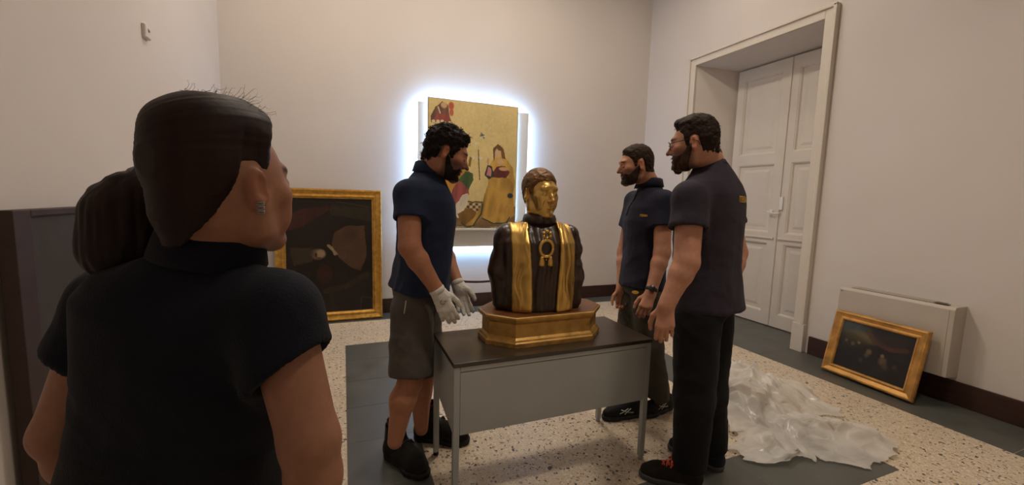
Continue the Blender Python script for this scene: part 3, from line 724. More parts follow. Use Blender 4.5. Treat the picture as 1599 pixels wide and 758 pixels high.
def shoe(root, heel, toe, m, solem, lacem=None, ank=.12, lean=(0, 0), sockm=None, logo=None, name='shoe', bulk=1.):
    heel = np.array(heel, float); toe = np.array(toe, float); heel[2] = toe[2] = 0; L = np.linalg.norm(toe-heel); D = (toe-heel)/L; S_ = np.cross(D, vec(0, 0, 1)); U = vec(0, 0, 1); sc = L/.30; bk = sc*bulk
    W = lambda x, y, z: heel+(D*x+S_*y+U*z)*sc
    f = Field(np.minimum(heel, toe)-.09, np.maximum(heel, toe)+vec(.09, .09, .2), .0045)
    f.chain([W(.050, 0, .052), W(.13, 0, .052), W(.225, .005, .044), W(.262, .004, .040)], [.040*bk, .041*bk, .042*bk, .032*bk], .02)
    f.cone(W(.048, 0, .05), W(.068+lean[0], lean[1], ank), .040*bk, .043*bk, .03)
    f.cone(W(.085, 0, .10), W(.19, .003, .062), .034*bk, .030*bk, .03)
    f.cone(W(.068+lean[0], lean[1], ank+.012), W(.068+lean[0], lean[1], ank+.06), .036*sc, .045*sc, .01, 's')
    f.op(lambda P: .02-P[..., 2], (-9, -9, -9), (9, 9, 9), 0, 'i')
    V, Q = f.mesh(); V = relax(V, Q, 1); o = qmesh(name, V, Q, m, root)
    g = Field(np.minimum(heel, toe)-.09, np.maximum(heel, toe)+vec(.09, .09, .06), .0045)
    g.chain([W(.045, 0, .02), W(.13, -.002, .02), W(.215, .004, .02), W(.262, .004, .02)], [.041*bk, .039*bk, .047*bk, .038*bk], .02)
    g.op(lambda P: np.maximum(.0025-P[..., 2], P[..., 2]-.031), (-9, -9, -9), (9, 9, 9), 0, 'i')
    V, Q = g.mesh(); so = qmesh('sole', V, Q, solem); setpar(so, o)
    if lacem:
        lb = MB()
        for k in range(4):
            x = .138+.021*k; z = .119-.0095*k
            lb.tube([W(x, -.026, z-.022), W(x+.005, -.012, z-.002), W(x+.012, .012, z-.003), W(x+.016, .027, z-.024)], .0044*sc, 6); lb.tube([W(x+.016, -.027, z-.026), W(x+.012, -.01, z-.004), W(x, .010, z), W(x-.002, .026, z-.020)], .0044*sc, 6)
        for s in (-1, 1): lb.tube([W(.142, 0, .124), W(.150, s*.028, .122), W(.158, s*.042, .100), W(.146, s*.030, .112), W(.142, 0, .122)], .0036*sc, 6)
        lo_ = lb.build('laces', lacem, None, True); setpar(lo_, o)
    return o, W

# ------------------------------------------------------------------ people
skinm = mat('skin', 'ffffff', .55, var=.06, scale=60, attr='Col', bump=.08, bscale=180, sss=.0, spec=.35)
def cloth(name, c, rough=.9, **k): return mat(name, c, rough, var=k.get('var', .10), scale=k.get('scale', 22), bump=k.get('bump', .35), bscale=k.get('bscale', 260), sheen=k.get('sheen', .03), spec=.2)
def hairmat(name, c, rough=.6): return mat(name, c, rough, var=.35, scale=70, bump=.5, bscale=160, spec=.12)
def tframe(P, Nk, fwd):
    up = unit(Nk-P); r = unit(np.cross(fwd, up)); return np.array([r, np.cross(up, r), up])
def shirt(root, J, A, m, ws=1., ds=1., belly=0., hem=-.12, sl=.62, sr=.072, seed=1, name='polo_shirt', amp=.010, h=.0065, neckw=.066, tilt=None):
    P, Nk = J['pelvis'], J['neck']; TL = np.linalg.norm(Nk-P); pts = [P+A[2]*hem*TL, Nk, J['shL'], J['shR'], J['elL'], J['elR']]
    f = Field(np.min(pts, 0)-.26, np.max(pts, 0)+.2, h); ends = []
    for s in 'LR':
        sh, el = J['sh'+s], J['el'+s]; d = unit(el-sh); se = sh+(el-sh)*sl; ctr = P+A[2]*TL*.80; inn = sh+(ctr-sh)*.35; ends.append((se, d))
        f.chain([inn, sh-vec(0, 0, .012), se+d*.05], [sr*.80, sr*.88, sr*1.04], .03)
        cn = unit(d+tilt[s]) if tilt else d
        f.op(lambda Q_: np.maximum(-((Q_-se)@cn), np.linalg.norm(Q_-se-((Q_-se)@d)[..., None]*d, axis=-1)-.13), se-.17, se+.17, 0, 's')
        f.cone(se+d*.03, se-d*.016, sr*.86, sr*.80, 0, 's')
    W_, D_ = ws, ds
    S = [(hem*TL, .186*W_, .138*D_, belly*.3), (0, .180*W_, .130*D_, belly*.6), (.2*TL, .170*W_, .124*D_, belly*.8), (.4*TL, .174*W_, .127*D_, belly*.5), (.6*TL, .186*W_, .132*D_, .004),
         (.74*TL, .188*W_, .124*D_, -.004), (.83*TL, .165*W_, .102*D_, -.010), (.91*TL, .110*W_, .082*D_, -.010), (.97*TL, neckw+.012, neckw+.008, -.004), (1.0*TL, neckw, neckw, 0)]
    f.loft(P, A, S, .045)
    f.cone(Nk+A[2]*.08, Nk-A[2]*.004, neckw*.92, neckw*.86, 0, 's')
    V, Q = f.mesh(); V = relax(V, Q, 2); Nn = vnormals(V, Q)
    t = (V-P)@A[2]/TL; low = (.35+.65*smooth(.75, .1, t))
    V2 = folds(V, Nn, amp, [(np.array([A[0]*7, A[1]*7, A[2]*2.2]), .7), (np.array([A[0]*3, A[1]*3, (A[2]+.5*A[0])*9]), .6), (np.array([A[0]*16, A[1]*16, A[2]*6]), .25)], seed)
    V = V+(V2-V)*low[:, None]
    o = qmesh(name, V, Q, m, root); return o, V, Q, ends
def beard(root, hf, HA, H, sc, t, m, top, seed, name='beard', chin=0., hairs=400):
    f = Field((-.105, -.05, -.17), (.105, .14, .03), .0036); X, Y, Z = np.meshgrid(*f.ax, indexing='ij'); Pn = np.stack([X, Y, Z], -1); base = sample(hf, Pn)
    ys = [p[0] for p in top]; zs = [p[1] for p in top]
    zb = np.interp(Y, ys, zs); th = t*smooth(-.025, .03, Y)*(.25+.75*smooth(.0, .022, zb-Z))*(1+.5*smooth(-.07, -.11, Z))*(.75+.5*vnoise(Pn*70, seed))
    lipc = .0085-np.sqrt((X/2.6)**2+(Z+.0635)**2); lipc = np.where(Y > .06, lipc, -1)
    F_ = np.maximum.reduce([base-th, (Z-np.interp(Y, ys, zs)-.004*vnoise(Pn*110, seed+2)-.004*vnoise(Pn*260, seed+4))*.8, -.006-Y+.35*np.minimum(Z+.03, 0)*-1, -(Z+.132-.2*np.maximum(Y, 0)), lipc])
    if chin: F_ = np.minimum(F_, np.maximum(np.sqrt((X/1.3)**2+(Y-.075)**2+((Z+.112)/1.1)**2)-.020-chin*(1+.5*vnoise(Pn*60, seed)), lipc))
    f.F = F_.astype(np.float32); V, Q = f.mesh(); V = relax(V, Q, 1, .4); Nn = vnormals(V, Q); o = qmesh(name, xf(V, HA, H, sc), Q, m, root)
    st = strands(xf(V, HA, H, sc), Nn@HA, hairs, .006+t*.4, .0008, m, 'beard_hair', o, seed, lambda p: HA[1]*.2-HA[2], 0, .6, segs=3); tag(meshpart('beard_hair', st, m, o), kind='stuff'); return o
BT = [(-.05, -.005), (-.01, .0), (.012, -.008), (.03, -.030), (.055, -.050), (.07, -.050), (.082, -.044), (.12, -.043)]
def legs(root, J, A, m, r=(.098, .080, .072), top=.10, seed=5, name='trousers', amp=.010, hemfrac=None, ws=1., ds=1., h=.007, cuts=True):
    P = J['pelvis']; pts = [P, J['hipL'], J['hipR'], J['knL'], J['knR']]+([J['anL'], J['anR']] if hemfrac is None else [])
    f = Field(np.min(pts, 0)-.16, np.max(pts, 0)+.22, h)
    for s in 'LR':
        hp, kn, an = J['hip'+s], J['kn'+s], J['an'+s]
        if hemfrac is None:
            f.chain([hp, kn, an], r, .03); d = unit(an-kn)
            f.op(lambda Q_: np.maximum(-((Q_-an)@d), np.linalg.norm(Q_-an, axis=-1)-.16), an-.16, an+.16, 0, 's')
        else:
            d = unit(kn-hp); e = hp+(kn-hp)*hemfrac; f.chain([hp, e+d*.05], [r[0], r[1]], .03)
            f.op(lambda Q_: np.maximum(-((Q_-e)@d), np.linalg.norm(Q_-e, axis=-1)-.16), e-.16, e+.16, 0, 's')
            f.cone(e+d*.03, e-d*.02, r[1]*.88, r[1]*.84, 0, 's')
    f.loft(P, A, [(-.10, .160*ws, .118*ds, -.005), (-.03, .176*ws, .128*ds, -.012), (.05, .170*ws, .122*ds, -.004), (top, .160*ws, .115*ds, 0)], .05)
    V, Q = f.mesh(); V = relax(V, Q, 2); Nn = vnormals(V, Q)
    V = folds(V, Nn, amp, [(np.array([[5., 2, 3], [-2, 5, 3], [1.5, 2, 4.5]]), .6), (np.array([[7., 0, 6], [0, 7, -6], [3, -3, 7]]), .4), (np.diag([15, 15, 15.]), .18)], seed)
    return qmesh(name, V, Q, m, root)
def core(J, A):
    P, Nk = J['pelvis'], J['neck']; pts = [J[k] for k in J if k[:2] in ('pe', 'ne', 'sh', 'hi', 'kn', 'an')]
    f = Field(np.min(pts, 0)-.12, np.max(pts, 0)+.12, .014)
    f.chain([Nk-A[2]*.05, P+A[2]*.3, P], [.055, .09, .09], .03); f.chain([J['shL'], Nk-A[2]*.08, J['shR']], [.045, .06, .045], .03)
    for s in 'LR': f.chain([P, J['hip'+s], J['kn'+s], J['an'+s]], [.07, .065, .045, .034], .03)
    return f.mesh()
def armcol(V, skin, Wr, k=0): return np.tile(np.array(srgb(skin)), (len(V), 1))*(1+.06*fbm(V*35, 9, 3))[:, None]
def person(label, J, torso, headyaw, headpitch, headkw, hsc=1., hroll=0.):
    P = J['pelvis']; root = empty('person', (P[0], P[1], 0)); tag(root, label, 'person', 'people around the gilded bust')
    A = tframe(P, J['neck'], ydir(torso)); HA = frame3(ydir(headyaw, headpitch), vec(0, 0, 1))
    if hroll:
        c, s = math.cos(hroll), math.sin(hroll); HA = np.array([c*HA[0]+s*HA[2], HA[1], -s*HA[0]+c*HA[2]])
    nk = ((J['neck']-J['head'])@HA.T)/hsc; n = nk*min(1, .21/np.linalg.norm(nk))
    hf = head_field(neck=tuple(n), **headkw); return root, A, HA, hf
def sample(hf, L):
    # trilinear lookup of a head field at local points
    g = (L-hf.lo)/hf.h; n = np.array(hf.F.shape)-1; inside = ((g >= 0) & (g <= n-1e-3)).all(-1); g = np.clip(g, 0, n-1.001); i = g.astype(int); t = g-i; r = 0
    for dx in (0, 1):
        for dy in (0, 1):
            for dz in (0, 1):
                r = r+(t[..., 0] if dx else 1-t[..., 0])*(t[..., 1] if dy else 1-t[..., 1])*(t[..., 2] if dz else 1-t[..., 2])*hf.F[i[..., 0]+dx, i[..., 1]+dy, i[..., 2]+dz]
    return np.where(inside, r, .5)
def full_body(root, J, A, hf, HA, hsc, chains, skin, ckw, rr=(.052, .046, .043, .030), leg=None, h=.0045, tors=(.055, .09, .09)):
    # one continuous skin: head, neck, trunk, arms, hands and legs
    P, Nk, H = J['pelvis'], J['neck'], J['head']
    pts = [J[k] for k in J if k[:2] in ('he', 'pe', 'ne', 'sh', 'hi', 'kn', 'an', 'el', 'wr')]+[p for c in chains.values() for q_ in c for p in q_[0]]
    f = Field(np.min(pts, 0)-.10, np.max(pts, 0)+.155, h)
    f.chain([Nk-A[2]*.05, P+A[2]*.3, P], tors, .03); f.chain([J['shL'], Nk-A[2]*.08, J['shR']], [.045, .06, .045], .03)
    for s in 'LR':
        hp, kn, an = J['hip'+s], J['kn'+s], J['an'+s]
        if leg is None: f.chain([P, hp, kn, an], [.07, .065, .045, .034], .03)
        else:
            m_ = kn+(an-kn)*.30-A[1]*.016; f.cone(P, hp, .08, .08, .03); f.cone(hp, kn, .075, leg[0]+.002, .03); f.chain([kn, m_, an], leg, .03)
        sh_, el, wr = J['sh'+s], J['el'+s], J['wr'+s]; f.cone(sh_, el, rr[0], rr[1], .02); m_ = el+(wr-el)*.28; f.chain([el, m_, wr], [rr[1]-.003, rr[2], rr[3]], .02); D = unit(wr-el)
        if s in chains: f.cone(wr-D*.02, wr+D*.02, rr[3]*.9, rr[3]*.85, .02); add_hand(f, chains[s])
    f.op(lambda W: sample(hf, ((W-H)@HA.T)/hsc)*hsc, H-.27*hsc, H+.20*hsc, .012)
    V, Q = f.mesh(); V = relax(V, Q, 1, .3); L = ((V-H)@HA.T)/hsc; hd = (np.abs(L[:, 0]) < .11) & (np.abs(L[:, 1]) < .14) & (L[:, 2] > -.16) & (L[:, 2] < .2)
    C = armcol(V, skin, 0); C[hd] = head_colors(L[hd], skin, **ckw)
    # keep the connected skin only (drops stray specks)
    return qmesh('body', V, Q, skinm, root, C)
def polo_collar(sh_o, Nk, A, m, rad=.064, hgt=.034, drop=.030):
    def pf(a):
        fr = math.exp(-((a if a < math.pi else 2*math.pi-a)/.75)**2); e = 1+.10*abs(math.sin(a))
        return [(rad*e, -.012), (rad*1.01*e, hgt*.6-.012*fr), (rad*1.06*e, hgt-.016*fr), (rad*1.20*e, hgt*.85-.022*fr), (rad*(1.36+.1*fr)*e, hgt*.1-drop*(.8+.7*fr))]
    return band('collar', Nk, A, pf, 40, m, sh_o, .0035, .18, 2*math.pi-.18)
def placket(sh_o, Nk, A, m, n=10, ln=.15, wd=.017):
    V = np.array([v.co[:] for v in sh_o.data.vertices]); bv = BVHTree.FromPolygons([tuple(v) for v in V], [tuple(p.vertices) for p in sh_o.data.polygons])
    def onto(x, z):
        h = bv.ray_cast(Vector(Nk+A[0]*x-A[2]*z+A[1]*.4), Vector(-A[1]), .6)[0]; return np.array(h)+A[1]*.0028 if h is not None else Nk+A[1]*.09-A[2]*z+A[0]*x
    P = [[onto(x, .055+ln*i/n) for x in (-wd, 0, wd)] for i in range(n+1)]; V2 = [p for r in P for p in r]; F = [(i*3+j, i*3+j+1, i*3+j+4, i*3+j+3) for i in range(n) for j in (0, 1)]
    o = pyobj('placket', V2, F, m, None, True); md = o.modifiers.new('thick', 'SOLIDIFY'); md.thickness = .0025; md.offset = 0; setpar(o, sh_o)
    for k in (.08, .13): b_ = MB(); c0 = onto(0, k)+A[1]*.002; b_.lathe([(.0001, -.0045), (.0040, -.002), (.0045, 0), (.0040, .002), (.0001, .0045)], 10, c0); meshpart('button', b_, blackm, sh_o)
def crew_neck(sh_o, Nk, A, m, rad=.066):
    return band('neckband', Nk, A, lambda a: [(rad*1.16, -.016), (rad*1.05, -.004), (rad*.99, .006), (rad*.97, .002)], 40, m, sh_o, .004)
def textmesh(body, size, C, R_, U_, out, shirtVQ, m, name, parent, bold=.012, sx=1.):
    cu = bpy.data.curves.new('lettering', 'FONT'); cu.body = body; cu.size = size; cu.align_x = 'CENTER'; cu.align_y = 'CENTER'; cu.offset = bold*size; cu.resolution_u = 2
    t = bpy.data.objects.new('lettering_tmp', cu); COL.objects.link(t); bpy.context.view_layer.update()
    me = bpy.data.meshes.new_from_object(t.evaluated_get(bpy.context.evaluated_depsgraph_get())); bpy.data.objects.remove(t)
    bm = bmesh.new(); bm.from_mesh(me); bmesh.ops.triangulate(bm, faces=bm.faces); bmesh.ops.subdivide_edges(bm, edges=bm.edges, cuts=1)
    bv = BVHTree.FromPolygons([tuple(v) for v in shirtVQ[0]], [tuple(q_) for q_ in shirtVQ[1]])
    for v in bm.verts:
        p = C+R_*v.co.x*sx+U_*v.co.y+out*.3; hit = bv.ray_cast(Vector(p), Vector(-out), 1.)
        v.co = Vector(np.array(hit[0])+out*.0025) if hit[0] is not None else Vector(C+R_*v.co.x*sx+U_*v.co.y)
    bm.to_mesh(me); bm.free(); me.materials.clear(); o = link(name, me, m); return setpar(o, parent)

navy = cloth('navy polo pique', '232c43'); navy2 = cloth('black navy polo', '252534'); navy3 = cloth('dark tee jersey', '332e38'); navy4 = cloth('navy polo of the woman', '0f121c')
shortsm = cloth('charcoal work shorts', '56514c', bump=.3); trom = cloth('olive grey trousers', '4a463d', bump=.3); denim = cloth('black jeans', '16161a', bump=.3)
shoeA = cloth('charcoal suede shoe', '24221f', bump=.4, bscale=90); shoeB = cloth('black shoe', '131314', rough=.6); solem = mat('black rubber', '151515', .7)
glovem = cloth('white cotton glove', 'd8d4cc', var=.05, bump=.6, bscale=420); yellow = mat('yellow print', 'c99a2e', .7, var=.1)
hairA = hairmat('near black curly hair', '1d1613'); hairB = hairmat('dark brown short hair', '33261e'); hairC = hairmat('brown black hair', '2c211c'); hairD = mat('dark auburn hair', '1f100d', .55, var=.3, scale=30, bump=.12, bscale=120, spec=.2, stretch=(1, 1, .25))

IMG_R, IMG_D = unit(vec(AR[0], AR[1], 0)), vec(0, 0, -1)
def toward(x, y): return -unit(ray(x, y))            # from the scene towards the photographer

# ---- man in gloves, left of the table
J = dict(head=at(699, 240, 2.06), neck=at(672, 266, 2.12), pelvis=at(654, 438, 2.17), shR=at(639, 300, 1.97), elR=at(640, 386, 1.91), wrR=at(684, 456, 1.95), shL=at(678, 300, 2.30), elL=at(690, 388, 2.36), wrL=at(715, 444, 2.28),
         hipR=at(644, 484, 2.08), hipL=at(660, 484, 2.32), knR=at(641, 596, 2.06), knL=at(662, 590, 2.38), anR=at(617, 690, 2.02), anL=at(658, 670, 2.27))
root, A, HA, hf = person('man in navy polo, charcoal shorts and white gloves, bending over the table', J, 4, -9, -22, dict(nose=1.15, brow=1.1), 1.0)
rt = dict(R=hand_chains(J['wrR'], at(703, 497, 1.96)-at(684, 456, 1.95), toward(690, 470), at(715, 462, 1.96)-at(690, 470, 1.95), (.30, .45, .3), .10, 1.02, .2),
          L=hand_chains(J['wrL'], at(728, 490, 2.26)-at(715, 444, 2.28), -toward(720, 470), at(745, 465, 2.24)-at(720, 470, 2.26), (.25, .35, .3), .14, 1.0, .2))
full_body(root, J, A, hf, HA, 1.0, rt, 'a87256', dict(lip='8a4c40', brow='20140f', stub=.8), (.058, .051, .048, .031), (.056, .060, .036))
sh, SV, SQ, _ = shirt(root, J, A, navy, 1.06, 1.06, .015, -.075, .50, .076, 3, amp=.013)
polo_collar(sh, J['neck']+A[2]*.004, A, navy)
placket(sh, J['neck'], A, navy)
legs(root, J, A, shortsm, (.102, .106), .03, 8, 'work_shorts', .010, .90, .90, .90)
zp = MB(); zp.tube([at(634, 470, 1.955), at(633, 478, 1.955), at(631, 490, 1.96)], .003, 6); meshpart('pocket_cord', zp, mat('light cord', 'b5b0a8', .7), root)
for s, ch in rt.items():
    f = Field(np.min([p for c in ch for p in c[0]], 0)-.06, np.max([p for c in ch for p in c[0]], 0)+.06, .0036)
    D = unit(J['wr'+s]-J['el'+s]); add_hand(f, ch, .0028); f.cone(J['wr'+s]-D*.004, J['wr'+s]+D*.03, .033, .034, .02)
    V, Q = f.mesh(); V = relax(V, Q, 1, .3); V = V+vnormals(V, Q)*(.0012*fbm(V*160, 4, 2))[:, None]
    g = qmesh('glove', V, Q, glovem, root)
    AA = frame3(D, vec(.3, .2, 1) if abs(D[2]) < .9 else vec(1, 0, 0)); BA = np.array([AA[0], AA[2], -D])
    band('glove_cuff', J['wr'+s]-D*.004, BA, lambda a: [(.033, -.012), (.0355, .002), (.036, .012), (.034, .013)], 28, glovem, g, .004)
    if s == 'R':
        cpt = J['wrR']+unit(at(703, 497, 1.96)-at(684, 456, 1.95))*.055; tw = toward(690, 470); u_ = unit(np.cross(tw, vec(0, 0, 1))); v_ = np.cross(u_, tw); lm = MB()
        bv = BVHTree.FromPolygons([tuple(v) for v in V], [tuple(q_) for q_ in Q])
        def onto(p): hit = bv.ray_cast(Vector(p+tw*.1), Vector(-tw), .3)[0]; return np.array(hit)+tw*.001 if hit is not None else p
        lm.tube([onto(cpt+.012*(math.cos(a)*u_+.8*math.sin(a)*v_)) for a in np.linspace(-2.6, 1.4, 12)], .0014, 5); lm.tube([onto(cpt-u_*.016+v_*.003), onto(cpt-u_*.004+v_*.006)], .0014, 5)
        meshpart('glove_print', lm, mat('grey print', '6a6a6c', .7), g)
LINE_A = [(-.16, -.075), (-.09, -.075), (-.046, -.05), (-.041, -.015), (-.036, .014), (-.024, .031), (-.010, .034), (.003, .024), (.009, -.012), (.022, -.012), (.04, .028), (.06, .06), (.075, .075), (.10, .075), (.14, .07)]
f = hair_shell(hf, LINE_A, .006, .014, .03, .006, 5, fr=.010); V, Q = f.mesh(); V = relax(V, Q, 1); Nn = vnormals(V, Q); V = V+Nn*(.010*fbm(V*42, 11, 3))[:, None]
ho = qmesh('curly_hair', xf(V, HA, J['head'], 1.0), Q, hairA, root)
cu_ = strands(xf(V, HA, J['head'], 1.0), Nn@HA, 620, .020, .0020, hairA, 'curls', ho, 5, None, .0055, .9, segs=8)
tag(meshpart('curls', cu_, hairA, ho), kind='stuff')
beard(root, hf, HA, J['head'], 1.0, .0016, hairA, [(-.05, -.005), (-.01, .0), (.012, -.012), (.03, -.040), (.055, -.062), (.07, -.055), (.082, -.046), (.12, -.045)], 3, 'stubble_beard', hairs=250)
for (hx_, tx_) in (((606, 708), (652, 738)), ((648, 684), (716, 690))):
    a_, b_ = fl(*hx_), fl(*tx_); b_ = a_+unit(b_-a_)*.32
    so, WW = shoe(root, a_, b_, shoeA, solem, mat('dark lace', '2a2a2a', .8), .185, (0, 0), name='work_shoe', bulk=1.22)
    band('sock', WW(.066, 0, .188), np.eye(3), lambda a: [(.043, -.01), (.045, .008), (.046, .022), (.043, .024)], 24, cloth('dark red sock', '4a1f22'), root, .004)

# ---- middle man behind the table
J = dict(head=at(992, 258, 2.66), neck=at(1014, 288, 2.72), pelvis=at(1003, 432, 2.76), shL=at(1036, 312, 2.56), elL=at(1034, 395, 2.52), wrL=at(1016, 458, 2.47), shR=at(992, 312, 2.89), elR=at(975, 395, 2.92), wrR=at(970, 450, 2.82),
         hipL=at(1012, 465, 2.68), hipR=at(992, 465, 2.84))
fl1, fl2 = fl(985, 650), fl(1040, 640)
J['anL'] = fl(1030, 645)+vec(.0, .02, .10); J['anR'] = fl(988, 646)+vec(.02, .06, .10); J['knL'] = (J['hipL']+J['anL'])/2+vec(-.05, -.02, .02); J['knR'] = (J['hipR']+J['anR'])/2+vec(-.05, -.02, .02)
root, A, HA, hf = person('bearded man in dark navy polo and olive trousers with a wristwatch, standing behind the table', J, 158, 158, -10, dict(nose=1.0, brow=1.15), 1.0)
rt = dict(L=hand_chains(J['wrL'], at(1000, 500, 2.42)-at(1016, 458, 2.47), toward(1000, 480), at(985, 470, 2.4)-at(1016, 475, 2.47), (.5, .7, .5), .05, 1.02, .4),
          R=hand_chains(J['wrR'], at(966, 490, 2.80)-at(966, 455, 2.80), toward(966, 470)*-1, at(940, 470, 2.7)-at(966, 470, 2.8), (.7, .9, .6), .05, 1.02, .4))
full_body(root, J, A, hf, HA, 1.0, rt, 'b98468', dict(lip='8f5548', brow='20140f', stub=.65), (.056, .050, .046, .031))
sh, SV, SQ, _ = shirt(root, J, A, navy2, 1.03, 1.03, .0, -.10, .52, .076, 13, amp=.010)
polo_collar(sh, J['neck']+A[2]*.004, A, navy2); placket(sh, J['neck'], A, navy2)
textmesh('ITERBIA', .020, at(992, 336, 2.5), -unit(np.cross(A[1], A[2]))*-1 if False else unit(np.cross(A[2], A[1])), A[2], unit(A[1]*.7-A[0]*.6), (np.array([v.co[:] for v in sh.data.vertices]), np.array([p.vertices[:] for p in sh.data.polygons])), yellow, 'chest_lettering', sh, .02)
legs(root, J, A, trom, (.100, .082, .074), .06, 18, 'trousers', .011, None, .97, .97)
bc = at(992, 457, 2.52); bd_ = MB(); o_ = MB()
tw = toward(992, 457); u_ = unit(np.cross(tw, vec(0, 0, -1))); v_ = np.cross(tw, u_)
o_.stack([[bc+tw*d_+.021*k*(math.cos(a)*u_+.5*math.sin(a)*v_) for a in np.linspace(0, 6.283, 17)[:-1]] for d_, k in ((-.05, .9), (.0, 1), (.003, .9))]); meshpart('belt_badge', o_, yellow, root, False)
LINE_B = [(-.16, -.06), (-.09, -.06), (-.046, -.05), (-.041, -.015), (-.036, .014), (-.024, .031), (-.010, .034), (.003, .024), (.009, -.012), (.022, -.012), (.036, .035), (.055, .062), (.07, .072), (.10, .075), (.14, .075)]
f = hair_shell(hf, LINE_B, .0025, .0075, .05, .005, 6, fr=.006); V, Q = f.mesh(); V = relax(V, Q, 1); Nn = vnormals(V, Q); V = V+Nn*(.0025*fbm(V*80, 21, 3))[:, None]
ho = qmesh('short_hair', xf(V, HA, J['head'], 1.0), Q, hairB, root)
tag(meshpart('hair_strands', strands(xf(V, HA, J['head'], 1.0), Nn@HA, 700, .009, .0008, hairB, '', ho, 6, lambda p: HA[1]*.5-HA[2]*.6, 0, .25, segs=3), hairB, ho), kind='stuff')
beard(root, hf, HA, J['head'], 1.0, .0032, hairB, BT, 13, 'short_beard', hairs=250)
def watch(root, J, s, twd):
    D = unit(J['wr'+s]-J['el'+s]); C = J['wr'+s]-D*.022; a_ = unit(np.cross(D, vec(0, 0, 1) if abs(D[2]) < .8 else vec(1, 0, 0))); BA = np.array([a_, np.cross(D, a_), D])
    b = band('watch_strap', C, BA, lambda a: [(.0335, -.010), (.0360, -.009), (.0360, .009), (.0335, .010)], 32, blackm, root, .002)
    n = unit(twd-(twd@D)*D); u = np.cross(n, D); fm = MB(); fm.stack([[C+n*z+r*(math.cos(t)*u+math.sin(t)*D) for t in np.linspace(0, 6.283, 21)[:-1]] for r, z in ((.019, .033), (.020, .042), (.017, .045))]); fm_o = meshpart('watch_face', fm, mat('watch metal', '4a4a4a', .3, metal=.8), root)
watch(root, J, 'L', toward(1018, 458))
for a_, t_ in ((fl(1003, 648), fl(946, 656)), (fl(1048, 636), fl(1012, 650))):
    b_ = a_+unit(t_-a_)*.30; so, WW = shoe(root, a_, b_, shoeB, solem, None, .10, name='trainer')
    sw = MB(); side = 1 if (WW(.15, .05, .06)-CAMP)@AF < (WW(.15, -.05, .06)-CAMP)@AF else -1
    sw.tube([WW(.10, side*.0435, .052), WW(.15, side*.0450, .060), WW(.19, side*.0445, .078)], .0032, 5); sw.tube([WW(.12, side*.0435, .080), WW(.15, side*.0450, .060), WW(.165, side*.0455, .046)], .0032, 5); sw.tube([WW(.14, side*.0440, .083), WW(.175, side*.0445, .062), WW(.20, side*.0450, .055)], .0026, 5)
    meshpart('shoe_emblem', sw, mat('white print', 'b9b7b0', .6), so)

# ---- tall man right of the table
J = dict(head=at(1082, 225, 1.98), neck=at(1110, 254, 2.03), pelvis=at(1106, 455, 2.06), shL=at(1078, 306, 1.88), elL=at(1072, 410, 1.83), wrL=at(1041, 476, 1.82), shR=at(1130, 306, 2.24), elR=at(1150, 395, 2.30), wrR=at(1140, 455, 2.22),
         hipL=at(1088, 500, 2.00), hipR=at(1110, 498, 2.15))
aL, tL = fl(1098, 764), fl(1004, 745); aR, tR = fl(1132, 738), fl(1048, 702)
J['anL'] = aL+unit(tL-aL)*.075+vec(0, 0, .11); J['anR'] = aR+unit(tR-aR)*.075+vec(0, 0, .11); J['knL'] = at(1084, 625, 2.00); J['knR'] = at(1104, 615, 2.12)
root, A, HA, hf = person('tall bearded man in glasses, dark T-shirt with yellow back lettering, and black trousers', J, 106, 128, -8, dict(nose=1.1, brow=1.15), 1.0)
rt = dict(L=hand_chains(J['wrL'], at(1036, 530, 1.80)-at(1041, 476, 1.82), toward(1040, 490), at(1010, 490, 1.80)-at(1041, 490, 1.82), (.45, .6, .4), .06, 1.08, .45),
          R=hand_chains(J['wrR'], at(1140, 500, 2.2)-at(1146, 455, 2.24), -toward(1140, 480), at(1100, 480, 2.2)-at(1146, 480, 2.24), (.5, .6, .4), .06, 1.05, .4))
full_body(root, J, A, hf, HA, 1.0, rt, 'bd8970', dict(lip='95594c', brow='20140f', stub=.65), (.062, .055, .050, .033))
sh, SV, SQ, _ = shirt(root, J, A, navy3, 1.06, 1.08, .012, -.13, .50, .084, 23, 't_shirt', .012)
crew_neck(sh, J['neck']+A[2]*.002, A, navy3)
Cb = at(1138, 313, 2.0); lt_r = unit(np.cross(-A[1], A[2])*-1)
textmesh('ITERBIA', .042, Cb, lt_r, A[2], -A[1], (np.array([v.co[:] for v in sh.data.vertices]), np.array([p.vertices[:] for p in sh.data.polygons])), yellow, 'back_lettering', sh, .025, .62)
legs(root, J, A, denim, (.108, .088, .076), .03, 28, 'trousers', .011, None, .94, .94)
LINE_C = [(-.16, -.055), (-.09, -.055), (-.046, -.05), (-.041, -.015), (-.036, .014), (-.024, .031), (-.010, .034), (.003, .024), (.009, -.012), (.022, -.012), (.034, .044), (.055, .065), (.07, .075), (.10, .078), (.14, .078)]
f = hair_shell(hf, LINE_C, .0025, .0070, .05, .012, 7, fr=.012); V, Q = f.mesh(); V = relax(V, Q, 1); Nn = vnormals(V, Q); V = V+Nn*(.004*fbm(V*60, 31, 3))[:, None]
ho = qmesh('short_hair', xf(V, HA, J['head'], 1.0), Q, hairC, root)
tag(meshpart('hair_strands', strands(xf(V, HA, J['head'], 1.0), Nn@HA, 800, .012, .0009, hairC, '', ho, 7, lambda p: HA[1]*.7-HA[2]*.4, 0, .22, segs=4), hairC, ho), kind='stuff')
beard(root, hf, HA, J['head'], 1.0, .0048, hairmat('brown beard', '3d2b20'), BT, 23, 'full_beard', .0015, 600)
gl = MB(); hw = lambda x, y, z: J['head']+(np.array([x, y, z])*1.0)@HA
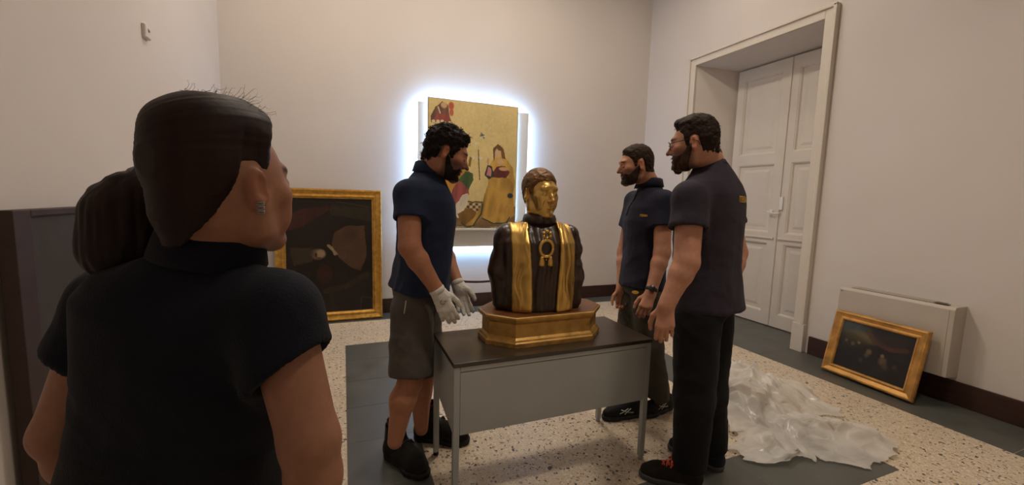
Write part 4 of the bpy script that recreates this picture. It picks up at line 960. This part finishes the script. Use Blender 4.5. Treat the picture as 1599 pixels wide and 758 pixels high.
for s in (-1, 1):
    gl.tube([hw(s*(.034+.026*math.cos(t)), .104-.010*abs(math.cos(t)-0)*(1 if math.cos(t) > 0 else .2), .002+.019*math.sin(t)) for t in np.linspace(0, 6.283, 21)], .0016, 6)
    gl.tube([hw(s*.060, .095, .010), hw(s*.074, .06, .013), hw(s*.081, .0, .013), hw(s*.083, -.03, .0), hw(s*.081, -.038, -.02)], .0019, 6)
gl.tube([hw(-.010, .106, .006), hw(0, .110, .009), hw(.010, .106, .006)], .0016, 6)
go = meshpart('eyeglasses', gl, blackm, root)
gm = bpy.data.materials.new('lens'); gm.use_nodes = True; nt = gm.node_tree; tr_ = N(nt, 'ShaderNodeBsdfTransparent'); gs = N(nt, 'ShaderNodeBsdfGlossy'); gs.inputs['Roughness'].default_value = .05; mxs = N(nt, 'ShaderNodeMixShader'); mxs.inputs[0].default_value = .22
nt.links.new(tr_.outputs[0], mxs.inputs[1]); nt.links.new(gs.outputs[0], mxs.inputs[2]); nt.links.new(mxs.outputs[0], nt.nodes['Material Output'].inputs['Surface'])
for s in (-1, 1):
    ln = MB(); ln.stack([[hw(s*(.034+.025*math.cos(t)), y_-.010*abs(math.cos(t))*(1 if math.cos(t) > 0 else .2), .002+.018*math.sin(t)) for t in np.linspace(0, 6.283, 17)[:-1]] for y_ in (.103, .105)]); meshpart('lens', ln, gm, go)
for a_, t_, lc in ((aL, tL, 'd9532e'), (aR, tR, None)):
    b_ = a_+unit(t_-a_)*.31; so, WW = shoe(root, a_, b_, cloth('brown black hiking shoe', '2a2320', bump=.4, bscale=90) if lc else cloth('blue black hiking shoe', '23242f', bump=.4, bscale=90), mat('grey rubber', '4a4c4e', .7), mat('orange lace', 'd9532e', .7) if lc else mat('dark lace', '2a2a2a', .8), .115, name='hiking_shoe')

# ---- woman in the foreground, seen from behind
J = dict(head=at(358, 287, .72), neck=at(330, 392, .745), pelvis=at(292, 700, .81), shR=at(432, 478, .72), elR=at(484, 690, .69), wrR=at(505, 880, .72), shL=at(180, 462, .83), elL=at(96, 676, .82), wrL=at(160, 810, .92))
P = J['pelvis']; fw = ydir(78); rg_ = np.cross(fw, vec(0, 0, 1))
J['hipL'] = P-rg_*.085-vec(0, 0, .06); J['hipR'] = P+rg_*.085-vec(0, 0, .06)
for s, k in (('L', -1), ('R', 1)): J['kn'+s] = vec(*(P+rg_*.09*k+fw*.02)[:2], .46); J['an'+s] = vec(*(P+rg_*.095*k)[:2], .10)
root, A, HA, hf = person('woman with a dark ponytail and navy polo, seen from behind, watching the gilded bust', J, 80, 50, 1, dict(nose=.9, brow=.8, jaw=.92, neckr=.050), 1.0)
rt = dict(R=hand_chains(J['wrR'], vec(.05, .05, -1), rg_, fw, (.3, .4, .3), .06, .92, .3), L=hand_chains(J['wrL'], vec(.3, .2, -.7), -rg_, fw, (.3, .4, .3), .06, .92, .3))
full_body(root, J, A, hf, HA, 1.0, rt, '916650', dict(lip='9a5a50', brow='2a1a14', stub=0), (.054, .046, .042, .026), None, .004, (.05, .085, .09))
sh, SV, SQ, _ = shirt(root, J, A, navy4, .97, .96, .0, -.14, .46, .076, 33, amp=.012, h=.0055, neckw=.060, tilt=dict(R=rg_*.45, L=-rg_*.2))
polo_collar(sh, J['neck']+A[2]*.006, A, navy4, .060, .036, .030)
legs(root, J, A, cloth('black trousers', '15151a'), (.098, .074, .066), .06, 38, 'trousers', .010, None, .98, .98, .009)
for k, s in ((-1, 'L'), (1, 'R')):
    a_ = vec(J['an'+s][0], J['an'+s][1], 0)-fw*.07; shoe(root, a_, a_+fw*.25, shoeB, solem, None, .10, name='shoe')
LINE_D = [(-.16, -.12), (-.10, -.10), (-.085, -.075), (-.06, -.045), (-.045, -.012), (-.036, .036), (-.012, .036), (.002, .026), (.012, .022), (.020, .034), (.032, .060), (.046, .082), (.062, .098), (.09, .106), (.14, .110)]
f = hair_shell(hf, LINE_D, .0012, .014, .06, .016, 8, .0036, nape=1, jag=.002); V, Q = f.mesh(); V = relax(V, Q, 2); Nn = vnormals(V, Q)
TIE = at(236, 284, 0.756); tl = (TIE-J['head'])@HA.T/1.0
def along(p): d = tl-p; return d
# combed ridges running to the hair tie
rd = V-tl; az = np.arctan2(rd[:, 0], rd[:, 2])*30; V = V+Nn*(.0002*vnoise(np.stack([az, np.linalg.norm(rd, axis=1)*8, az*0], -1), 41)+.0006*vnoise(np.stack([az*3, np.linalg.norm(rd, axis=1)*8, az*0], -1), 42))[:, None]
ho = qmesh('tied_hair', xf(V, HA, J['head'], 1.0), Q, hairD, root)
WV, WN = xf(V, HA, J['head'], 1.0), Nn@HA; vd = WV-CAMP; vd /= np.linalg.norm(vd, axis=1, keepdims=True)
fly = strands(WV, WN, 40, .030, .00035, hairD, '', ho, 8, lambda p: IMG_R+vec(0, 0, .3), .003, 1.3, pick=(np.abs((WN*vd).sum(1)) < .3) & (WN[:, 2] > .55) & ((WN@IMG_R) > -.1), segs=6)
tag(meshpart('flyaway_hair', fly, hairD, ho), kind='stuff')
pt = [TIE+vec(0, .01, 0), at(222, 306, .747), at(198, 336, .738), at(190, 388, .738), at(205, 440, .742)]
f = Field(np.min(pt, 0)-.10, np.max(pt, 0)+.10, .0045); f.chain(pt, [.020, .044, .056, .053, .028], .03); f.cone(at(268, 280, 0.738), pt[0], .04, .024, .02)
V, Q = f.mesh(); V = relax(V, Q, 2); Nn = vnormals(V, Q); q_ = V-pt[0]; az = np.arctan2(q_@IMG_R, q_@AF)
V = V+Nn*(.004*vnoise(V*np.array([60, 60, 5.]), 44)+.002*vnoise(V*np.array([150, 150, 6.]), 45))[:, None]
po = qmesh('ponytail', V, Q, hairD, root)
te = MB(); dd = unit(pt[1]-at(250, 268, 0.738)); a_ = unit(np.cross(dd, vec(0, 0, 1))); b_ = np.cross(dd, a_)
te.tube([TIE+.030*(math.cos(t)*a_+math.sin(t)*b_) for t in np.linspace(0, 6.283, 25)], .008, 8); ob = meshpart('hair_tie', te, blackm, po)
be = MB(); be.lathe([(.0001, -.006), (.006, 0), (.0001, .006)], 10, at(233, 294, 0.720)); be.lathe([(.0001, -.006), (.006, 0), (.0001, .006)], 10, at(236, 318, 0.720)); meshpart('hair_tie_beads', be, steel, po)
er = MB(); ec = at(407, 325, 0.670)
for k in range(3): er.tube([ec+vec(0, 0, .007-.007*k)+.006*(math.cos(t)*AR+.4*math.sin(t)*AU) for t in np.linspace(0, 6.283, 13)], .0017, 6)
meshpart('earring', er, steel, root)

# ------------------------------------------------------------------ reliquary bust on its gilded base
BCX, BCY, BH = .985, 1.965, .155
bust = empty('reliquary_bust', (BCX, BCY, TZ)); tag(bust, 'gilded wooden bust of a man in dark cloak and gold stole on octagonal base', 'bust')
def octo(o_, z, hw_=.335, hd_=.178, c_=.115): 
    w_, d_ = hw_+o_, hd_+o_; k = c_+o_*.6; return [(-w_+k, -d_, z), (w_-k, -d_, z), (w_, -d_+k, z), (w_, d_-k, z), (w_-k, d_, z), (-w_+k, d_, z), (-w_, d_-k, z), (-w_, -d_+k, z)]
MB().stack([octo(o_-.020, z) for z, o_ in ((.0008, .020), (.022, .020), (.028, .014), (.036, .010), (.046, 0), (.112, 0), (.120, .006), (.128, .016), (.140, .020), (.150, .020), (.153, .016))]).build('base', giltold, bust)
MB().stack([octo(-.006, .1531), octo(-.010, BH)]).build('base_top', plinthtop, bust)
BZ = TZ+BH; BO = vec(BCX-.025, BCY+.01, BZ); BA_ = np.array([vec(-1, 0, 0), vec(0, -1, 0), vec(0, 0, 1)])      # right, forward, up of the figure
bf = Field(BO+vec(-.33, -.25, -.01), BO+vec(.33, .25, .56), .0055)
SB = [(0, .205, .145, 0), (.12, .208, .150, 0), (.26, .205, .150, .002), (.35, .198, .138, 0), (.405, .170, .110, -.008), (.44, .115, .088, -.010), (.465, .078, .074, -.004), (.485, .072, .070, .002)]
for s in (-1, 1): bf.chain([BO+vec(s*.165, .01, .375), BO+vec(s*.192, .0, .18), BO+vec(s*.180, -.03, .03)], [.062, .062, .056], .02)
bf.loft(BO, BA_, SB, .014)
bf.cone(BO+vec(0, -.004, .56), BO+vec(0, -.004, .475), .060, .052, 0, 's')
bf.op(lambda P: BZ+.0005-P[..., 2], (-9, -9, -9), (9, 9, 9), 0, 'i')
V, Q = bf.mesh(); V = relax(V, Q, 1); Nn = vnormals(V, Q); x, y, z = (V-BO).T
arm = smooth(.15, .19, np.abs(x)); front = (y < 0)*smooth(.0, .04, z)*smooth(.46, .38, z)
d = (1-arm)*front*.0030*np.sin((x+.010*vnoise(V*np.array([8, 8, 4.]), 3))*150+.6*np.sin(z*18))
d = d+arm*.010*ridge(np.stack([(z+np.abs(x)*.8-y*.9)*9, y*3, x*2], -1), 6, 2)+.002*vnoise(V*30, 8)
figs = []; clo = qmesh('cloak', V+Nn*d[:, None]*smooth(.0, .03, z)[:, None], Q, cloakm, bust)
# gold stole: two bands lying on the cloak
for s in (-1, 1):
    sf = Field(BO+vec(s*.12-.12, -.24, -.01), BO+vec(s*.12+.12, .24, .52), .005)
    base = sample(bf, sf.pts(tuple(slice(0, len(a)) for a in sf.ax))); X, Y, Z = np.meshgrid(*sf.ax, indexing='ij'); lx, ly, lz = np.abs(X-BO[0]), Y-BO[1], Z-BO[2]
    cx = np.interp(lz, [0, .2, .36, .46], [.112, .118, .125, .118])*1.; wd = np.interp(lz, [0, .3, .45], [.047, .043, .040])
    # grow the body field outward for the cloth thickness
    F_ = np.maximum.reduce([base-.013, -(base+.004), np.abs(lx-cx)-wd, -(lz-.001), np.where(ly > .03, .25-lz, -1), lz-.452, (s*(X-BO[0]) < .02)*1.-.5])
    sf.F = F_.astype(np.float32); V, Q = sf.mesh(); V = relax(V, Q, 1); Nn = vnormals(V, Q); x, y, z = (V-BO).T
    V = V+Nn*((.0045)*ridge(np.stack([x*26+.5*vnoise(V*9, 3), y*4, z*3.2], -1), 12+s, 2)*smooth(.0, .02, z))[:, None]
    figs.append(qmesh('stole_band', V, Q, gold, bust))
figs.append(clo); figs.append(band('cloak_collar', BO+vec(0, -.004, .458), BA_, lambda a: [(.088, -.012), (.086, .012), (.080, .030), (.070, .036), (.062, .030), (.058, .010)], 40, cloakm, bust, .006))
HB = BO+vec(-.004, -.012, .606); HAb = frame3(ydir(-80, -5), vec(0, 0, 1)); nk = ((BO+vec(0, 0, .44)-HB)@HAb.T)
hf = head_field(.0034, nose=1.0, brow=1.25, jaw=1.08, neck=tuple(nk*min(1, .2/np.linalg.norm(nk))), neckr=.056, lids=1.15)
V, Q = hf.mesh(); V = relax(V, Q, 1, .25); Nn = vnormals(V, Q); x, y, z = V.T
V = V+Nn*(-.0035*np.exp(-((np.abs(x)-.034-.35*(z+.045)*-1)/.004)**2)*smooth(-.10, -.085, z)*smooth(-.028, -.04, z)*(y > .04))[:, None]      # carved cheek furrows
qmesh('head', xf(V, HAb, HB, 1.0), Q, gildface, bust)
LINE_S = [(-.16, -.07), (-.09, -.07), (-.045, -.05), (-.03, .0), (-.012, .030), (.006, .02), (.016, -.01), (.026, .0), (.038, .035), (.055, .058), (.07, .066), (.10, .07), (.14, .07)]
f = hair_shell(hf, LINE_S, .003, .007, .03, .0, 9, .0036); V, Q = f.mesh(); V = relax(V, Q, 1); Nn = vnormals(V, Q); V = V+Nn*(.0025*ridge(V*60, 51, 2))[:, None]
qmesh('carved_hair', xf(V, HAb, HB, 1.0), Q, goldhair, bust)
bt = BVHTree.FromPolygons([tuple(v.co) for v in clo.data.vertices], [tuple(p.vertices) for p in clo.data.polygons])
def chest(x, z):
    hit = bt.ray_cast(Vector((BO[0]+x, BCY-.5, BZ+z)), Vector((0, 1, 0)), 1.)[0]; return np.array(hit)
mc = chest(.0, .330); mo = vec(0, -.010, 0)
md = MB(); md.tube([mc+mo+vec(.033*math.cos(t), -.004, .041*math.sin(t)) for t in np.linspace(0, 6.283, 33)], .0085, 10)
figs.append(meshpart('medallion_ring', md, gold, bust))
md = MB(); md.stack([[mc+vec(.030*math.cos(t), y_, .037*math.sin(t)) for t in np.linspace(0, 6.283, 25)[:-1]] for y_ in (.01, -.006)]); figs.append(meshpart('medallion_recess', md, cloakm, bust, False))
tp = mc+vec(0, 0, .068)
for k in range(6):
    a = math.radians(90+60*k); md = MB(); c0 = tp+mo+vec(.019*math.cos(a), -.004, .017*math.sin(a)); md.lathe([(.0001, -.010), (.007, -.007), (.010, 0), (.007, .007), (.0001, .010)], 12, c0); figs.append(meshpart('medallion_lobe', md, gold, bust))
for s in (-1, 1):
    tz = mc+mo+vec(s*.022, -.004, -.058); md = MB(); md.lathe([(.0001, .020), (.007, .018), (.011, .010), (.010, .006), (.013, .000), (.016, -.022), (.015, -.030), (.0001, -.030)], 14, tz); figs.append(meshpart('medallion_tassel', md, gold, bust))
md = MB(); md.lathe([(.0001, -.006), (.006, 0), (.0001, .006)], 10, mc+mo+vec(0, -.004, -.056)); figs.append(meshpart('medallion_bead', md, gold, bust))

RB = Matrix.Translation(Vector(BO)) @ Matrix.Rotation(math.radians(-10), 4, 'Z') @ Matrix.Translation(-Vector(BO))
for o in figs: o.data.transform(RB)

# ------------------------------------------------------------------ crumpled plastic sheet
pm = bpy.data.materials.new('milky plastic film'); pm.use_nodes = True; nt = pm.node_tree; L = nt.links.new
b = nt.nodes['Principled BSDF']; b.inputs['Base Color'].default_value = (*srgb('f2eee8'), 1); b.inputs['Roughness'].default_value = .22; b.inputs['Specular IOR Level'].default_value = .5
tl_ = N(nt, 'ShaderNodeBsdfTranslucent'); tl_.inputs[0].default_value = (*srgb('dcd6cc'), 1); tp_ = N(nt, 'ShaderNodeBsdfTransparent')
m1 = N(nt, 'ShaderNodeMixShader'); m1.inputs[0].default_value = .3; L(b.outputs[0], m1.inputs[1]); L(tl_.outputs[0], m1.inputs[2])
m2 = N(nt, 'ShaderNodeMixShader'); no = N(nt, 'ShaderNodeTexNoise'); no.inputs['Scale'].default_value = 5; mr = N(nt, 'ShaderNodeMapRange'); mr.inputs['From Min'].default_value = .35; mr.inputs['From Max'].default_value = .65; mr.inputs['To Min'].default_value = .10; mr.inputs['To Max'].default_value = .46
tc = N(nt, 'ShaderNodeTexCoord'); L(tc.outputs['Object'], no.inputs['Vector']); L(no.outputs['Fac'], mr.inputs['Value']); L(mr.outputs[0], m2.inputs[0]); L(m1.outputs[0], m2.inputs[1]); L(tp_.outputs[0], m2.inputs[2]); L(m2.outputs[0], nt.nodes['Material Output'].inputs['Surface'])
def tri(x): return 2*np.abs(x-np.floor(x+.5))*2-1          # triangle wave, sharp creases
def heap(poly, hts, seed, nr=110, na=320):
    # film gathered into a heap: poly = floor outline, hts = (x, y, height, radius) humps
    poly = np.array(poly); c = poly.mean(0); ang = np.arctan2(*(poly-c).T[::-1]); o_ = np.argsort(ang); ang = ang[o_]; rad = np.linalg.norm(poly-c, axis=1)[o_]
    A_ = np.linspace(-math.pi, math.pi, na, endpoint=False); R_ = np.interp(A_, np.r_[ang[-1]-2*math.pi, ang, ang[0]+2*math.pi], np.r_[rad[-1], rad, rad[0]])
    n3 = lambda a, b, s_: vnoise(np.stack([np.cos(A_)*a, np.sin(A_)*a, A_*0+b], -1), s_); R_ = R_*(1+.10*n3(4, 1, seed)+.06*n3(11, 2, seed+1)+.03*n3(25, 3, seed+2))
    rr = np.linspace(0, 1, nr)**.85; RR, AA = np.meshgrid(rr, np.arange(na), indexing='ij')
    X = c[0]+RR*R_[AA]*np.cos(A_)[AA]; Y = c[1]+RR*R_[AA]*np.sin(A_)[AA]; P = np.stack([X, Y, X*0], -1); rg = np.random.RandomState(seed)
    wx, wy = X+.07*vnoise(P*3, seed+3)+.006*vnoise(P*13, seed+13), Y+.07*vnoise(P*3, seed+4)+.006*vnoise(P*13, seed+14); cr = 0
    for i in range(11):
        a = rg.rand()*math.pi; f_ = 1.3*1.33**i; am = .52/f_**.80*(.5+.5*vnoise(P*1.7*f_**.4+i*7, seed+20+i)); cr = cr+am*tri((wx*math.cos(a)+wy*math.sin(a))*f_+rg.rand())
    hh = sum(h_*np.exp(-(((X-x_)**2+(Y-y_)**2)/r_**2)) for x_, y_, h_, r_ in hts); edge = smooth(1.0, .72, RR)
    Z = .012+hh*(.75+.6*cr)+.055*(cr+.35)*(.18+.82*edge)
    P[..., 0] += .05*vnoise(P*6+9, seed+11)+.02*vnoise(P*17, seed+31); P[..., 1] += .05*vnoise(P*6+19, seed+12)+.02*vnoise(P*17, seed+32); P[..., 2] = np.where(Z > .006, Z, .006+.15*(.006-Z))
    V = P.reshape(-1, 3); i = np.arange(nr*na).reshape(nr, na); Q = np.stack([i[:-1], np.roll(i, -1, 1)[:-1], np.roll(i, -1, 1)[1:], i[1:]], -1).reshape(-1, 4); return V, Q
pr = empty('plastic_sheet', (2.75, 1.7, 0)); tag(pr, 'crumpled milky plastic sheet lying on the floor behind the tall man', 'plastic sheet')
V, Q = heap([(2.18, 1.95), (2.5, 2.42), (2.95, 2.56), (3.2, 2.22), (3.36, 1.92), (3.16, 1.70), (2.80, 1.66), (2.5, 1.62), (2.25, 1.62)], [(2.75, 2.25, .14, .2), (2.62, 2.02, .17, .28), (2.42, 1.86, .14, .2), (2.95, 2.0, .08, .2)], 3)
qmesh('sheet', V, Q, pm, pr)
V, Q = heap([(2.08, 1.42), (2.12, 1.66), (2.45, 1.72), (2.8, 1.72), (3.06, 1.52), (3.02, 1.36), (2.66, 1.20), (2.5, 1.36), (2.3, 1.42)], [(2.6, 1.52, .10, .15), (2.85, 1.42, .09, .14), (2.3, 1.58, .12, .14)], 17)
qmesh('sheet_fold', V, Q, pm, pr)
